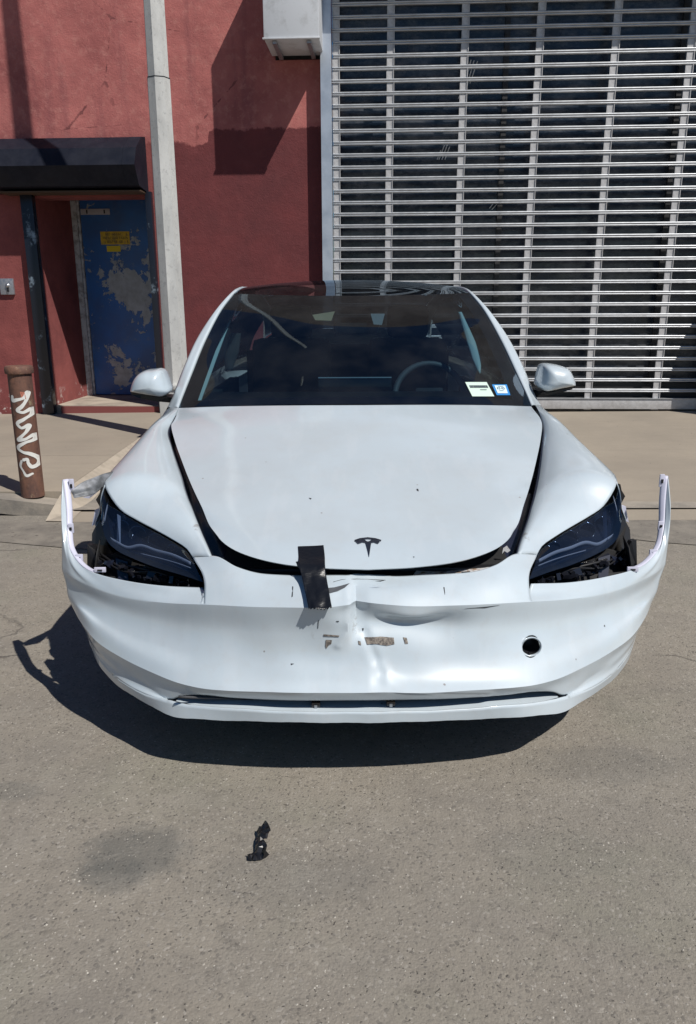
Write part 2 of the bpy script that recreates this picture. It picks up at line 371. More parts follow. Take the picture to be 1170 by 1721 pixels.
# pale flared edge running back along the driveway
fl = MB(); pts = []
for i in range(15):
    y = 4.70+(8.6-4.70)*i/14; x = diag(y); w_ = .16-.09*i/14; t = min(1, max(0, (y-4.72)/.3))
    pts.append((x, y, (.008+(zs(x, y)-.008)*t)+.003)); pts.append((x+w_, y, zd(x+w_, y)+.004))
fl.add(pts, [(2*i, 2*i+1, 2*i+3, 2*i+2) for i in range(14)])
flm = mat('pale_kerb_edge', (.5, .43, .34), .9); n = N(flm); n.base(n.mix(n.ramp(n.noise(12, 5), .4, .7), (.38, .33, .27), (.28, .245, .2)))
fl.make('driveway_edge', flm, kb)
dw = empty('driveway', kind='structure')
xd = [None, 1.35, 4.1, 7.5, 12]
for i in range(4):
    slab((lambda y: diag(y)) if i == 0 else (lambda y, a=xd[i]: a), lambda y, b=xd[i+1]: b, 4.70, 9.0, zd, conc, dw, gap=.0 if i in (0, 1) else .003, ny=12, depth=.1)
# darker gutter strip between driveway and road
gut = mat('gutter_asphalt', (.19, .175, .15), .9); n = N(gut)
c = n.mix(n.ramp(n.noise(5, 6, .7), .38, .64), (.235, .212, .18), (.155, .14, .122)); c = n.mix(n.ramp(n.voro(60, out='Color'), .88, .95), c, (.08, .07, .06)); n.base(c); n.bump(n.noise(90, 5, .75), .7, .008)
gs = MB(); K = 120; pts = []
for i in range(K+1):
    x = -12+24*i/K; pts.append((x, 4.25+random.uniform(-.05, .05)+.12*math.sin(x*1.7), .0045)); pts.append((x, 4.695+random.uniform(-.006, .006) if x > -3.1 else 4.858, .0045))
gs.add(pts, [(2*i, 2*i+2, 2*i+3, 2*i+1) for i in range(K)]); tag(gs.make('gutter', gut), kind='structure')

# ================= BUILDING =================
WO, WR = (0, 8.45, 0), -math.radians(3)
stuc = mat('red_stucco', (.3, .1, .09), .9); n = N(stuc); X = n.xyz()
pink = n.mix(n.ramp(n.noise(1.3, 6, .65), .34, .68), (.46, .150, .135), (.25, .072, .070))
pink = n.mix(n.math('MULTIPLY', n.ramp(n.noise(2.2, 5, .6, stretch=(2.5, 1, .22)), .55, .75), .7), pink, (.21, .065, .07))
pink = n.mix(n.math('MULTIPLY', n.ramp(n.noise(11, 6, .75), .5, .72), .45), pink, (.55, .26, .22))
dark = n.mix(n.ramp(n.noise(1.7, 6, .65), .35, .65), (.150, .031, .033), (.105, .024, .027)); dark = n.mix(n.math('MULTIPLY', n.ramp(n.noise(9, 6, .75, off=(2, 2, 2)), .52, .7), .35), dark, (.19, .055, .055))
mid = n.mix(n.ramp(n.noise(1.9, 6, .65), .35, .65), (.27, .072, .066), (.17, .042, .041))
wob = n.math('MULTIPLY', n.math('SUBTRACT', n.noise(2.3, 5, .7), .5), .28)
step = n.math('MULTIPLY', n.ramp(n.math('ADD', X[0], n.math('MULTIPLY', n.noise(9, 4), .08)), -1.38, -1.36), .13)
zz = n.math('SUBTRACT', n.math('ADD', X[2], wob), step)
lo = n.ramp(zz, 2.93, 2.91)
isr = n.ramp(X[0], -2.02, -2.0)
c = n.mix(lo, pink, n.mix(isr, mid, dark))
c = n.mix(n.math('MULTIPLY', n.ramp(n.noise(8, 6, .75), .555, .59), n.ramp(n.math('ADD', X[2], n.math('MULTIPLY', X[0], .0)), .48, .22)), c, (.52, .45, .42))
pv = n.voro(.75, 'DISTANCE_TO_EDGE', vec=None, stretch=(1, 1, 1.3))
c = n.mix(n.math('MULTIPLY', n.math('MULTIPLY', n.ramp(n.math('ADD', pv, n.math('MULTIPLY', n.noise(11, 5), .05)), .0275, .0255), n.ramp(n.noise(1.2, 2, off=(2, 3, 1)), .52, .6)), n.ramp(X[2], 2.8, 3.0)), c, (.17, .05, .05))
c = n.mix(n.ramp(X[2], 4.95, 4.97), c, n.mix(n.ramp(n.noise(2, 5), .3, .7), (.13, .085, .075), (.20, .15, .135)))
n.base(c); bb = n.bump(n.noise(55, 5, .7), .5, .008); n.bump(n.noise(5, 5, .6), .5, .02, bb)
bld = empty('industrial_building', WO, WR, label='rough red painted stucco building front behind the white car', cat='building')
a, b_ = [(-3.2883,0.0,0.5202)][0], [(-2.0539,0.0,0.5225)][0]
DX0, DX1 = a[0], b_[0]; DZ0 = .25; DZ1 = 2.66; GX0, GX1 = -.16, 6.4; GZ1 = 4.5; TOP = 6.9; DZL = 2.42
def wallmesh():
    g = MB()
    def q(x0, x1, z0, z1): g.box(x0, x1, 0, .25, z0, z1)
    q(-11, DX0, -.1, TOP); q(DX0, DX1, DZL, TOP); q(DX1, GX0, -.1, TOP); q(GX0, GX1, GZ1, TOP); q(GX1, 11, -.1, TOP)
    return g
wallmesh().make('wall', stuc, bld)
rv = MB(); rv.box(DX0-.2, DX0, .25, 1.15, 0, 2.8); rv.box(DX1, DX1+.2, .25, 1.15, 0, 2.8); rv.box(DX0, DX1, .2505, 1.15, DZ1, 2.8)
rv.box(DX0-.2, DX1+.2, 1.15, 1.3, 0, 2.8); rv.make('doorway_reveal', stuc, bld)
stp = mat('door_step_concrete', (.35, .3, .25), .9); n = N(stp); n.base(n.mix(n.ramp(n.noise(4, 5), .4, .65), (.42, .36, .29), (.27, .23, .19))); n.bump(n.noise(40), .4, .005)
s1 = MB(); s1.box(DX0+.001, DX1-.001, .012, 1.149, .0, DZ0-.004); s1.make('step', stp, bld)
sk = MB(); sk.box(DX0+.07, DX1+.02, -.008, .010, .02, DZ0-.012); sk.make('step_riser', mat('red_step_paint', (.2, .055, .05), .9), bld)
# door frame and door
frm = mat('pale_chipped_frame', (.4, .42, .44), .7); n = N(frm); n.base(n.mix(n.ramp(n.noise(14, 6, .7), .45, .6), (.50, .52, .54), (.27, .27, .28))); n.bump(n.noise(30), .3, .003)
YD = 1.02
f = MB(); f.box(DX0+.002, DX0+.065, YD-.05, YD+.12, DZ0, DZ1-.001); f.box(DX0+.065, DX0+.088, YD-.02, YD+.1, DZ0, DZ1-.001)
f.box(DX1-.1, DX1-.002, YD-.05, YD+.12, DZ0, DZ1-.001); f.box(DX0+.089, DX1-.101, YD-.05, YD+.12, DZ1-.08, DZ1-.002); f.make('door_frame', frm, bld)
dm = mat('peeling_blue_paint', (.02, .07, .2), .45); n = N(dm); X = n.xyz()
pe = n.math('ADD', n.noise(2.6, 7, .68, dist=.3), n.math('MULTIPLY', n.blob((DX0+.62, YD, 1.62), .62, (.75, 1, 1), 1.0), .16))
pe2 = n.math('ADD', pe, n.math('MULTIPLY', n.blob((DX1-.15, YD, 1.8), .5, (.5, 1, 1.5), 1.0), .16))
blue = n.mix(n.ramp(n.noise(3, 5), .35, .65), (.035, .155, .46), (.05, .12, .30))
blue = n.mix(n.math('MULTIPLY', n.ramp(n.noise(7, 6, .75), .58, .66), .6), blue, (.12, .2, .32))
grey = n.mix(n.ramp(n.noise(9, 6, .7), .4, .65), (.40, .45, .48), (.28, .31, .32))
pk = n.ramp(pe2, .568, .575); n.base(n.mix(pk, blue, grey)); n.bump(n.math('MULTIPLY', pk, -1), .8, .003)
door = MB().bbox(DX0+.092, DX1-.105, YD, YD+.045, DZ0+.005, DZ1-.085, .004).make('door', dm, bld, auto=30)
pl = [(-3.1872,1.01,2.4209),(-2.8395,1.01,2.4178),(-2.8451,1.01,2.3526),(-3.1935,1.01,2.3555)]
plm = mat('painted_plate', (.42, .42, .45), .6); g = MB().bbox(pl[0][0], pl[1][0], YD-.014, YD-.001, pl[3][2], pl[0][2], .002); hp = g.make('door_plate', plm, door, auto=30)
for dx in (.22, .82):
    x = pl[0][0]+(pl[1][0]-pl[0][0])*dx; MB().box(x-.008, x+.008, YD-.017, YD-.0145, pl[3][2]+.012, pl[0][2]-.012).make('plate_screw', BLACK, door)
ys = [(-2.9752,1.01,2.1693),(-2.6257,1.01,2.1666),(-2.6373,1.01,2.0207),(-2.9883,1.01,2.0231),(-2.9105,1.01,2.0092),(-2.7457,1.01,2.0081),(-2.7512,1.01,1.9413),(-2.9164,1.01,1.9423)]
yel = mat('yellow_sign', (.55, .36, .03), .6); n = N(yel); n.base(n.mix(n.ramp(n.noise(25, 5), .45, .65), (.62, .42, .03), (.38, .27, .06)))
MB().box(ys[0][0], ys[1][0], YD-.006, YD-.001, ys[3][2], ys[0][2]).make('warning_sign', yel, door)
MB().box(ys[4][0], ys[5][0], YD-.006, YD-.001, ys[7][2], ys[4][2]).make('warning_sticker', mat('bright_yellow', (.7, .55, .02), .6), door)
g = MB(); W_ = ys[1][0]-ys[0][0]; Hh = ys[0][2]-ys[3][2]
for r in range(3):
    x = ys[0][0]+W_*(.18 if r == 0 else .08); z = ys[0][2]-Hh*(.12+.29*r)
    while x < ys[0][0]+W_*.9:
        cw = W_*random.uniform(.035, .05); hh = Hh*.19
        if random.random() < .86:
            t = .0035; g.box(x, x+t, YD-.0075, YD-.0062, z-hh, z)
            if random.random() < .7: g.box(x+t, x+cw, YD-.0075, YD-.0062, z-t, z)
            if random.random() < .6: g.box(x+t, x+cw, YD-.0075, YD-.0062, z-hh*.55, z-hh*.55+t)
            if random.random() < .5: g.box(x+cw-t, x+cw, YD-.0077, YD-.0063, z-hh, z-hh*.4)
        x += cw+W_*.02
g.make('worn_lettering', mat('faded_black_print', (.03, .025, .02), .7), door)
lk = [(-2.3551,1.0,1.4162)][0]
MB().bbox(DX1-.19, DX1-.15, YD-.05, YD-.001, 1.25, 1.42, .004).make('door_handle', METAL, door, auto=30)

# roll shutter housing above the door
nav = mat('dark_navy_painted_steel', (.012, .016, .030), .6, spec=.25); n = N(nav); n.base(n.mix(n.ramp(n.noise(6, 6, .7), .4, .7), (.004, .006, .014), (.012, .014, .024))); n.rough(n.ramp(n.noise(4, 5), .3, .7, .5, .75)); n.bump(n.noise(9, 4), .12, .01)
sh = empty('shutter_housing', WO, WR, label='dark navy faceted roller shutter box above the blue door', cat='shutter box')
prof = [(-.002, 2.985), (-.14, 2.96), (-.33, 2.83), (-.42, 2.66), (-.31, 2.485), (-.04, 2.455), (-.002, 2.455)]
SX0, SX1 = -3.66, -2.06
def seg(a, b, nm, m=nav, s=1):
    pr = [(y*s, 2.7+(z-2.7)*s) for y, z in prof] if s != 1 else prof
    return MB().prism([(y, z) for y, z in pr], 'x', a, b).make(nm, m, sh)
seg(SX0+.11, SX1-.13, 'housing_panel'); seg(SX0, SX0+.108, 'end_section', s=1.004); seg(SX1-.128, SX1, 'end_section', s=1.004)
brn = mat('rusty_brown_steel', (.06, .035, .02), .7)
MB().box(SX0+.12, SX1-.01, -.245, -.01, 2.438, 2.452).make('bottom_lip', brn, sh)
g1 = [(-3.2826,-0.06,2.0156)][0][0]
gl_ = mat('black_rail_paint_glints', (.012, .014, .02), .28); n = N(gl_); n.base(n.mix(n.ramp(n.noise(5, 6, .7), .58, .68), (.010, .012, .02), (.22, .28, .34)))  # pale blue patches in the colour imitate glints on the rail
MB().bbox(DX0-.11, DX0+.02, -.085, -.002, .16, 2.46, .008).make('guide_rail', gl_, sh, auto=30)
MB().bbox(DX1-.03, DX1+.035, -.075, -.002, .2, 2.46, .006).make('guide_rail', gl_, sh, auto=30)
tan_ = mat('tan_rod', (.25, .17, .06), .6)
y0 = [(-3.2745,-0.02,2.4757),(-2.1283,-0.02,2.4759),(-2.2964,-0.05,2.4393),(-2.1316,-0.05,2.472)]
rod = MB().tube([(y0[0][0], -.03, y0[0][2]), (y0[1][0], -.03, y0[1][2])], .011, 8).make('rod', tan_, sh, True)
g = MB(); q0, q1 = y0[2], y0[3]
g.add([(q0[0], -.05, q0[2]), (q0[0]+.09, -.055, q0[2]+.005), (q1[0], -.05, q1[2]), (q1[0]-.02, -.045, q1[2]+.035), (q0[0]+.06, -.06, q0[2]+.035)], [(0,1,2,4),(4,2,3)])
g.make('yellow_tape_tail', mat('yellow_tape', (.6, .45, .02), .6), sh)
# key box on the wall
kb_ = [(-3.7336,-0.03,1.6106),(-3.5963,-0.03,1.61),(-3.6163,-0.03,1.4442)]
kx = empty('key_switch', WO, WR, label='small metal key switch plate on the red wall left of the door', cat='switch plate')
x1 = kb_[1][0]; z1, z0 = kb_[0][2], kb_[2][2]
stl = mat('dull_steel_plate', (.36, .37, .40), .45, .7); n = N(stl); n.rough(n.ramp(n.noise(40, 4), .4, .6, .3, .6))
MB().bbox(x1-.15, x1, -.03, -.002, z0, z1, .004).make('plate', stl, kx, auto=30)
MB().lathe([(.0, -.05), (.018, -.048), (.02, -.031), (.022, -.0305)], 'y', (x1-.062, 0, (z0+z1)/2+.01), 16).make('lock', METAL, kx, True)
MB().box(x1-.072, x1-.052, -.045, -.031, (z0+z1)/2-.055, (z0+z1)/2-.012).make('hasp', BLACK, kx)

# white box high on the wall
whm = mat('white_painted_metal_box', (.55, .57, .60), .5); n = N(whm); n.base(n.mix(n.ramp(n.noise(7, 6, .7), .5, .75), (.56, .58, .61), (.40, .41, .42)))
bx = empty('wall_box', WO, WR, label='white metal box mounted high on the red wall beside the gate', cat='utility box')
MB().bbox(-.735, -.222, -.54, -.016, 3.69, 4.66, .012).make('casing', whm, bx, auto=30)
MB().bbox(-.745, -.214, -.55, -.52, 3.685, 3.70, .004).make('drip_edge', whm, bx, auto=30)
for sx in (-.64, -.32): MB().box(sx-.02, sx+.02, -.50, -.003, 3.66, 3.683).make('bracket', stl, bx); MB().box(-.70, -.25, -.015, -.002, 3.66, 4.60).make('back_plate', BLACK, bx)

# ================= ROLLING GATE =================
gt = empty('rolling_gate', WO, WR, label='silver rolling grille gate with long horizontal slats on the right', cat='gate')
alu = mat('galvanised_slat', (.55, .56, .58), .38, .55); n = N(alu)
n.base(n.mix(n.ramp(n.noise(11, 6, .7, stretch=(.4, 1, 1)), .4, .72), (.54, .56, .585), (.36, .37, .385))); n.rough(n.ramp(n.noise(20, 5), .3, .7, .3, .5))
lnk = mat('galvanised_link', (.5, .5, .5), .55, .25); n = N(lnk)
n.base(n.mix(n.ramp(n.noise(17, 6, .7), .4, .72), (.52, .515, .52), (.36, .35, .345)))
PZ = .1115; gz = 1.55; k0 = -11; k1 = 26; GX_A, GX_B = -.135, 6.3
# slat profile: two rolled ribs with a groove
pr = []
for (cz, r) in ((.0085, .0105), (-.0105, .0085)):
    for t in range(7):
        a = math.radians(80-160*t/6); pr.append((-.060-math.cos(a)*r*1.25, cz+math.sin(a)*r))
prof_s = pr+[(-.040, -.018), (-.040, .018)]
me = None
for k in range(k0, k1+1):
    z = gz+k*PZ
    if me is None:
        o = MB().prism(prof_s, 'x', GX_A, GX_B).make('slat', alu, gt, auto=50); me = o.data; o.location = (0, 0, z)
    else:
        o = bpy.data.objects.new('slat', me); col.objects.link(o); o.parent = gt; o.location = (random.uniform(-.006, .006), random.uniform(-.002, .002), z+random.uniform(-.0015, .0015)); o.rotation_euler = (random.uniform(-.03, .03), random.uniform(-.0004, .0004), 0)
lx = [-.100]+[[(0.4326,-0.05,1.6974)][0][0]+i*([(3.2951,-0.05,1.6823)][0][0]-[(0.4326,-0.05,1.6974)][0][0])/4 for i in range(0, 8)]
cnt = 0; lm = None
for k in range(k0-1, k1):
    for i, x in enumerate(lx):
        if cnt >= 298: break
        if x > 5.1 : continue
        z = gz+k*PZ+PZ/2
        if lm is None:
            g = MB(); g.box(-.036, .030, -.062, -.050, -PZ/2+.017, PZ/2-.017); g.box(.030, .036, -.072, -.046, -PZ/2+.017, PZ/2-.017)
            o = g.make('link_plate', lnk, gt); lm = o.data
        else: o = bpy.data.objects.new('link_plate', lm); col.objects.link(o); o.parent = gt
        o.location = (x+random.uniform(-.003, .003), random.uniform(-.001, .001), z); cnt += 1
zg = zw(2.0)+.005
MB().bbox(GX_A, GX_B, -.085, -.035, zg+.015, zg+.125, .006).make('bottom_bar', lnk, gt, auto=30)
MB().box(GX_A, GX_B, -.095, -.03, zg+.125, zg+.131).make('bottom_flange', alu, gt)
grd = mat('galvanised_guide', (.52, .56, .62), .35, .5); n = N(grd); n.base(n.mix(n.ramp(n.noise(6, 5), .4, .7), (.56, .61, .68), (.42, .47, .54)))
for x0 in (-.248, 6.31):
    g = MB(); g.box(x0, x0+.105, -.135, -.125, zw(x0)-.02, 4.33); g.box(x0, x0+.012, -.1245, -.001, zw(x0)-.02, 4.33); g.box(x0+.093, x0+.105, -.1245, -.09, zw(x0)-.02, 4.33)
    g.make('guide_rail', grd, gt)
MB().prism([(-.002, 4.36), (-.39, 4.36), (-.43, 4.42), (-.43, 4.8), (-.3, 4.93), (-.002, 4.93)], 'x', -.26, 6.45).make('coil_hood', grd, gt)
# dark glazed storefront behind the grille
gm = mat('mottled_dark_glass', (.018, .021, .026), .16, 0, 0, .5); n = N(gm)
n.base(n.mix(n.ramp(n.noise(1.6, 6, .7), .45, .7), (.014, .018, .026), (.050, .052, .055)))
n.base(n.mix(n.ramp(n.noise(2.1, 7, .78, stretch=(1, 1, 2)), .45, .68), (.022, .030, .045), (.13, .135, .145))); n.rough(n.ramp(n.noise(5, 5), .3, .7, .1, .35))  # grey mottling in the colour stands in for reflections in the glass
sf = empty('storefront', WO, WR, label='dark glazed shopfront standing behind the rolling gate', cat='shopfront')
for i, (a, b) in enumerate(((-.14, 1.55), (1.6, 3.25), (3.3, 4.95), (5.0, 6.39))): MB().box(a, b, .14, .15, .5, 4.48).make('pane', gm, sf)
g = MB()
for x in (1.55, 3.25, 4.95): g.box(x, x+.05, .10, .18, .2, 4.48)
g.box(-.14, 6.39, .08, .20, .18, .50); g.make('frame', mat('dark_frame', (.03, .03, .032), .5), sf)
# chalky scratch strokes on the glass
scr = mat('white_scratch_mark', (.6, .6, .58), .8); g = MB()
for (a, b) in (((777,158),(792,100)),((783,152),(797,101)),((790,140),(803,102)),((771,165),(776,150)),((738,268),(747,244)),((743,268),(752,243)),((748,268),(756,246)),((735,268),(741,252)),((823,350),(832,338)),((827,352),(838,340))):
    pass
SCR = [(1.1529,0.13,3.3618),(1.2299,0.13,3.6694),(1.1873,0.13,3.3936),(1.2594,0.13,3.6636),(1.2263,0.13,3.4572),(1.2947,0.13,3.6577),(1.1187,0.13,3.3246),(1.1455,0.13,3.4049),(0.9383,0.13,2.7601),(0.9889,0.13,2.8936),(0.9686,0.13,2.7598),(1.0189,0.13,2.8988),(0.9989,0.13,2.7594),(1.0435,0.13,2.8818),(0.9201,0.13,2.7603),(0.9539,0.13,2.8495),(1.4733,0.13,2.2879),(1.5251,0.13,2.3565),(1.4983,0.13,2.2761),(1.5623,0.13,2.3447)]
for i in range(0, len(SCR), 2):
    p, q = SCR[i], SCR[i+1]; t = .005; MB().add([(p[0]-t, .137, p[2]), (p[0]+t, .137, p[2]), (q[0]+t, .137, q[2]), (q[0]-t, .137, q[2])], [(0,1,2,3)]).make('chalk_mark', scr, sf)

# ================= GALVANISED POLE =================
px_, py_ = -1.515, 6.88
pol = empty('steel_pole', (px_, py_, 0), math.radians(-6), label='tall pale galvanised octagonal pole rising left of the car', cat='pole')
pm = mat('weathered_galvanised_pole', (.45, .45, .44), .6, .15); n = N(pm)
c = n.mix(n.ramp(n.noise(5, 6, .7, stretch=(1, 1, .35)), .38, .7), (.56, .56, .54), (.38, .38, .37)); c = n.mix(n.math('MULTIPLY', n.ramp(n.noise(30, 5, .7), .56, .66), .5), c, (.25, .25, .25))
n.base(c)
zj = 3.09
MB().lathe([(.106, .66), (.094, zj), (.0001, zj)], 'z', (0, 0, 0), 8).make('lower_shaft', pm, pol)
MB().lathe([(.088, zj+.004), (.06, 7.5), (.0001, 7.5)], 'z', (0, 0, 0), 8).make('upper_shaft', pm, pol)
MB().lathe([(.0955, zj-.004), (.0955, zj+.003), (.08, zj+.0035)], 'z', (0, 0, 0), 8).make('joint_ring', BLACK, pol)
g = MB().bbox(-.13, .13, -.13, .13, .05, .665, .012); g.make('base_box', pm, pol, auto=30)
MB().bbox(-.145, .145, -.145, .145, .62, .655, .006).make('base_lid', pm, pol, auto=30)

# ================= BOLLARD =================
bt = [(-2.0848,5.0,0.9634),(-2.1117,5.0,0.1351)]
BXc = bt[1][0]; BY = 5.0; br = .0735; bz0 = zs(BXc, BY)-.02; bz1 = bt[0][2]
bo = empty('bollard', (BXc, BY, 0), label='rusty brown steel pipe bollard with white graffiti near the kerb', cat='bollard')
rust = mat('rusty_brown_steel_pipe', (.1, .05, .035), .75); n = N(rust)
c = n.mix(n.ramp(n.noise(8, 6, .7, stretch=(1, 1, .35)), .35, .65), (.20, .095, .06), (.085, .045, .038)); c = n.mix(n.ramp(n.noise(16, 6, .75, stretch=(1, 1, .5)), .60, .66), c, (.25, .19, .12))
c = n.mix(n.math('MULTIPLY', n.ramp(n.noise(50, 5), .5, .7), .5), c, (.05, .03, .025)); n.base(c); n.bump(n.noise(30, 5, .7), .5, .005)
MB().lathe([(br, bz0), (br, bz1-.05)], 'z', n=32).make('pipe', rust, bo, True)
MB().lathe([(br, bz1-.052), (br+.012, bz1-.05), (br+.014, bz1-.045), (br+.014, bz1-.012), (br+.006, bz1-.002), (.0001, bz1+.002)], 'z', n=32).make('cap', rust, bo, auto=40)
gw = mat('white_spray_paint', (.68, .68, .65), .6)
def Z(l): return l
STA = [(-2.1469,5.0,0.771),(-2.1468,5.0,0.7487),(-2.1156,5.0,0.7517),(-2.0686,5.0,0.7681),(-2.0543,5.0,0.796),(-2.0623,5.0,0.7516),(-2.0925,5.0,0.7066),(-2.1202,5.0,0.6842),(-2.0912,5.0,0.6702),(-2.0411,5.0,0.6886),(-2.0441,5.0,0.6615),(-2.0843,5.0,0.6278),(-2.1306,5.0,0.5967),(-2.1078,5.0,0.5712),(-2.0638,5.0,0.5855),(-2.0759,5.0,0.5538),(-2.1143,5.0,0.5138),(-2.1365,5.0,0.4942),(-2.0936,5.0,0.4968),(-2.0418,5.0,0.5195),(-2.042,5.0,0.4994),(-2.0961,5.0,0.4739),(-2.1455,5.0,0.4395),(-2.1087,5.0,0.4104),(-2.0782,5.0,0.4019),(-2.0509,5.0,0.3818),(-2.0382,5.0,0.3538),(-2.0476,5.0,0.3217),(-2.0722,5.0,0.3137),(-2.0893,5.0,0.3379),(-2.094,5.0,0.366),(-2.1142,5.0,0.362)]
STB = [(-2.1326,5.0,0.3525),(-2.1446,5.0,0.3232),(-2.1284,5.0,0.2881),(-2.1091,5.0,0.2557),(-2.0733,5.0,0.2673)]
STC = [(-2.0294,5.0,0.5796),(-2.0303,5.0,0.56)]
def stroke(pts, wd, nm='graffiti'):
    ps = cr([(p[0]-BXc, 0, p[2]) for p in pts], len(pts)*7); g = MB()
    for i, p in enumerate(ps):
        w2 = wd*(.9+.15*math.sin(i*.31)); k = []
        for q in range(12):
            a = 2*math.pi*q/12; x, z = p[0]+math.cos(a)*w2, p[2]+math.sin(a)*w2
            th = math.asin(max(-.985, min(.985, x/(br+.001)))); rr_ = br+.001+.000012*i; k.append((math.sin(th)*rr_, -math.cos(th)*rr_, z))
        g.add(k, [tuple(range(12))])
    g.make(nm, gw, bo)
stroke(STA, .0118); stroke(STB, .009); stroke(STC, .006)
MB().add([(.02, -br*.975, bz1-.16), (.045, -br*.82, bz1-.165), (.05, -br*.78, bz1-.21), (.025, -br*.96, bz1-.2)], [(0,1,2,3)]).make('paint_patch', mat('salmon_paint', (.4, .14, .09), .7), bo)

# unseen domed form added out of frame, shaped to cast the gate's round shadow
bn = empty('gate_occluder', (4.17, 7.93, .0), label='unseen domed bin standing by the right end of the gate', cat='bin')
gm2 = mat('grey_occluder_plastic', (.12, .12, .13), .6)
MB().lathe([(.0001, .24), (.30, .24), (.32, .26), (.32, 1.42), (.0001, 1.42)], 'z', n=32).make('occluder_body', gm2, bn, auto=40)
MB().lathe([(.335, 1.41), (.335, 1.5), (.30, 1.66), (.20, 1.78), (.08, 1.83), (.0001, 1.835)], 'z', n=32).make('occluder_dome', gm2, bn, auto=40)

# ================= DAMAGED WHITE SEDAN =================
car = empty('sedan', (.056, 1.98, 0), .0137, label='white sedan with dented hanging front bumper and black tape on its bonnet', cat='car')
def rsm(L, n): return cr(L, n)
def vgrid(rows, nv): rows = [np.array(r) for r in rows]; return np.stack([cr(np.array([r[j] for r in rows]), nv) for j in range(len(rows[0]))], 1)
def dens(L, m=4): return cr(L, len(L)*m)
# ---- bumper ----
NB = 131
T_ = ctr0([(-0.0015,0.075,0.6005),(0.1393,0.08,0.5957),(0.243,0.092,0.5924),(0.3141,0.108,0.5933),(0.3742,0.135,0.6015),(0.4474,0.2,0.6141),(0.526,0.245,0.5967)])
TM = ctr0([(-0.0042,0.004,0.5809),(0.1329,0.012,0.5749),(0.278,0.039,0.5651),(0.3763,0.069,0.5654),(0.4711,0.1157,0.5618)])
B_ = ctr0([(-0.0061,-0.048,0.5478),(0.1287,-0.036,0.5434),(0.2714,-0.008,0.5342),(0.4504,0.0545,0.518),(0.6036,0.1354,0.4935),(0.7507,0.2201,0.4801),(0.8793,0.3028,0.4872),(0.9509,0.3556,0.4978),(0.998,0.4056,0.5066)])
T2R = [(0.4812,0.125,0.5472),(0.6088,0.18,0.5293),(0.7573,0.25,0.5234),(0.8387,0.295,0.5243),(0.8933,0.33,0.5295),(0.9456,0.375,0.5502),(0.9806,0.415,0.5778),(1.0016,0.455,0.6292),(1.0144,0.495,0.7026),(1.0292,0.53,0.7762)]
T2M = [(0.4694,0.1,0.5273),(0.6082,0.161,0.5099),(0.7534,0.2335,0.5022),(0.8653,0.3013,0.5079),(0.9409,0.3531,0.5292),(0.9868,0.404,0.569),(1.0082,0.4344,0.6168),(1.0184,0.4546,0.6559)]
M1 = ctr0([(-0.0055,-0.04,0.4677),(0.2751,-0.004,0.4542),(0.4531,0.0554,0.4444),(0.6078,0.1343,0.4314),(0.7558,0.2226,0.432),(0.8811,0.3104,0.4399),(0.9743,0.3838,0.4585)])
M2 = ctr0([(-0.0057,-0.054,0.3765),(0.2746,-0.026,0.3705),(0.4491,0.0209,0.3715),(0.6023,0.1012,0.3736),(0.7499,0.1928,0.3815),(0.8699,0.2861,0.4009),(0.9673,0.3805,0.4181)])
M3 = ctr0([(-0.0066,-0.08,0.3396),(0.2708,-0.058,0.3323),(0.4429,-0.016,0.3271),(0.5631,0.0404,0.3328),(0.6871,0.1209,0.3443),(0.8102,0.2201,0.373),(0.8812,0.2849,0.3972),(0.9604,0.3784,0.4001)])
C_ = ctr0([(-0.0073,-0.1,0.3217),(0.1272,-0.096,0.3198),(0.2675,-0.082,0.3162),(0.3963,-0.056,0.3081),(0.4622,-0.0324,0.3022),(0.5315,-0.0004,0.3013),(0.6329,0.0639,0.3071),(0.7418,0.1429,0.3177),(0.8342,0.2199,0.3347),(0.9073,0.3044,0.3643),(0.9577,0.3863,0.3801)])
U0 = ctr0([(-0.0069,-0.09,0.3073),(0.2697,-0.072,0.2999),(0.4862,-0.0153,0.2835),(0.6485,0.0797,0.2835),(0.7567,0.1634,0.2919),(0.8419,0.2396,0.3115),(0.9133,0.3334,0.3394),(0.9512,0.395,0.3597)])
U_ = ctr0([(-0.006,-0.07,0.2818),(0.1306,-0.07,0.2821),(0.2728,-0.058,0.2794),(0.3847,-0.04,0.2775),(0.4892,-0.0071,0.2697),(0.5346,0.0125,0.2567),(0.5689,0.0306,0.2351),(0.666,0.0993,0.2538),(0.7673,0.1728,0.2711),(0.8412,0.2432,0.2934),(0.907,0.3413,0.315),(0.9414,0.4025,0.3267)])
L1 = ctr0([(-0.0065,-0.086,0.2543),(0.2045,-0.078,0.2528),(0.4028,-0.048,0.2502),(0.5142,-0.0043,0.2377),(0.5621,0.019,0.2357),(0.64,0.0669,0.2281),(0.7102,0.1185,0.2294),(0.7761,0.179,0.2377),(0.8369,0.2437,0.2603),(0.9088,0.3667,0.2739)])
L2 = ctr0([(-0.0064,-0.085,0.2207),(0.1305,-0.083,0.2216),(0.299,-0.065,0.2165),(0.4763,-0.0271,0.2037),(0.5667,0.012,0.1916),(0.6442,0.0721,0.1939),(0.7127,0.1289,0.1979),(0.7773,0.1896,0.2037),(0.8365,0.2497,0.2263),(0.9052,0.3633,0.2561)])
L3 = [(p[0]*.985, p[1]+.02, p[2]-.006) for p in L2]; L4 = [(p[0]*.93, p[1]+.16, p[2]+.005) for p in L2]
def seg(p, a, b):
    a = np.array(a); b = np.array(b); d = b-a; t = np.clip(((p-a)@d)/(d@d), 0, 1); return np.linalg.norm(p-(a+t[..., None]*d), axis=-1)
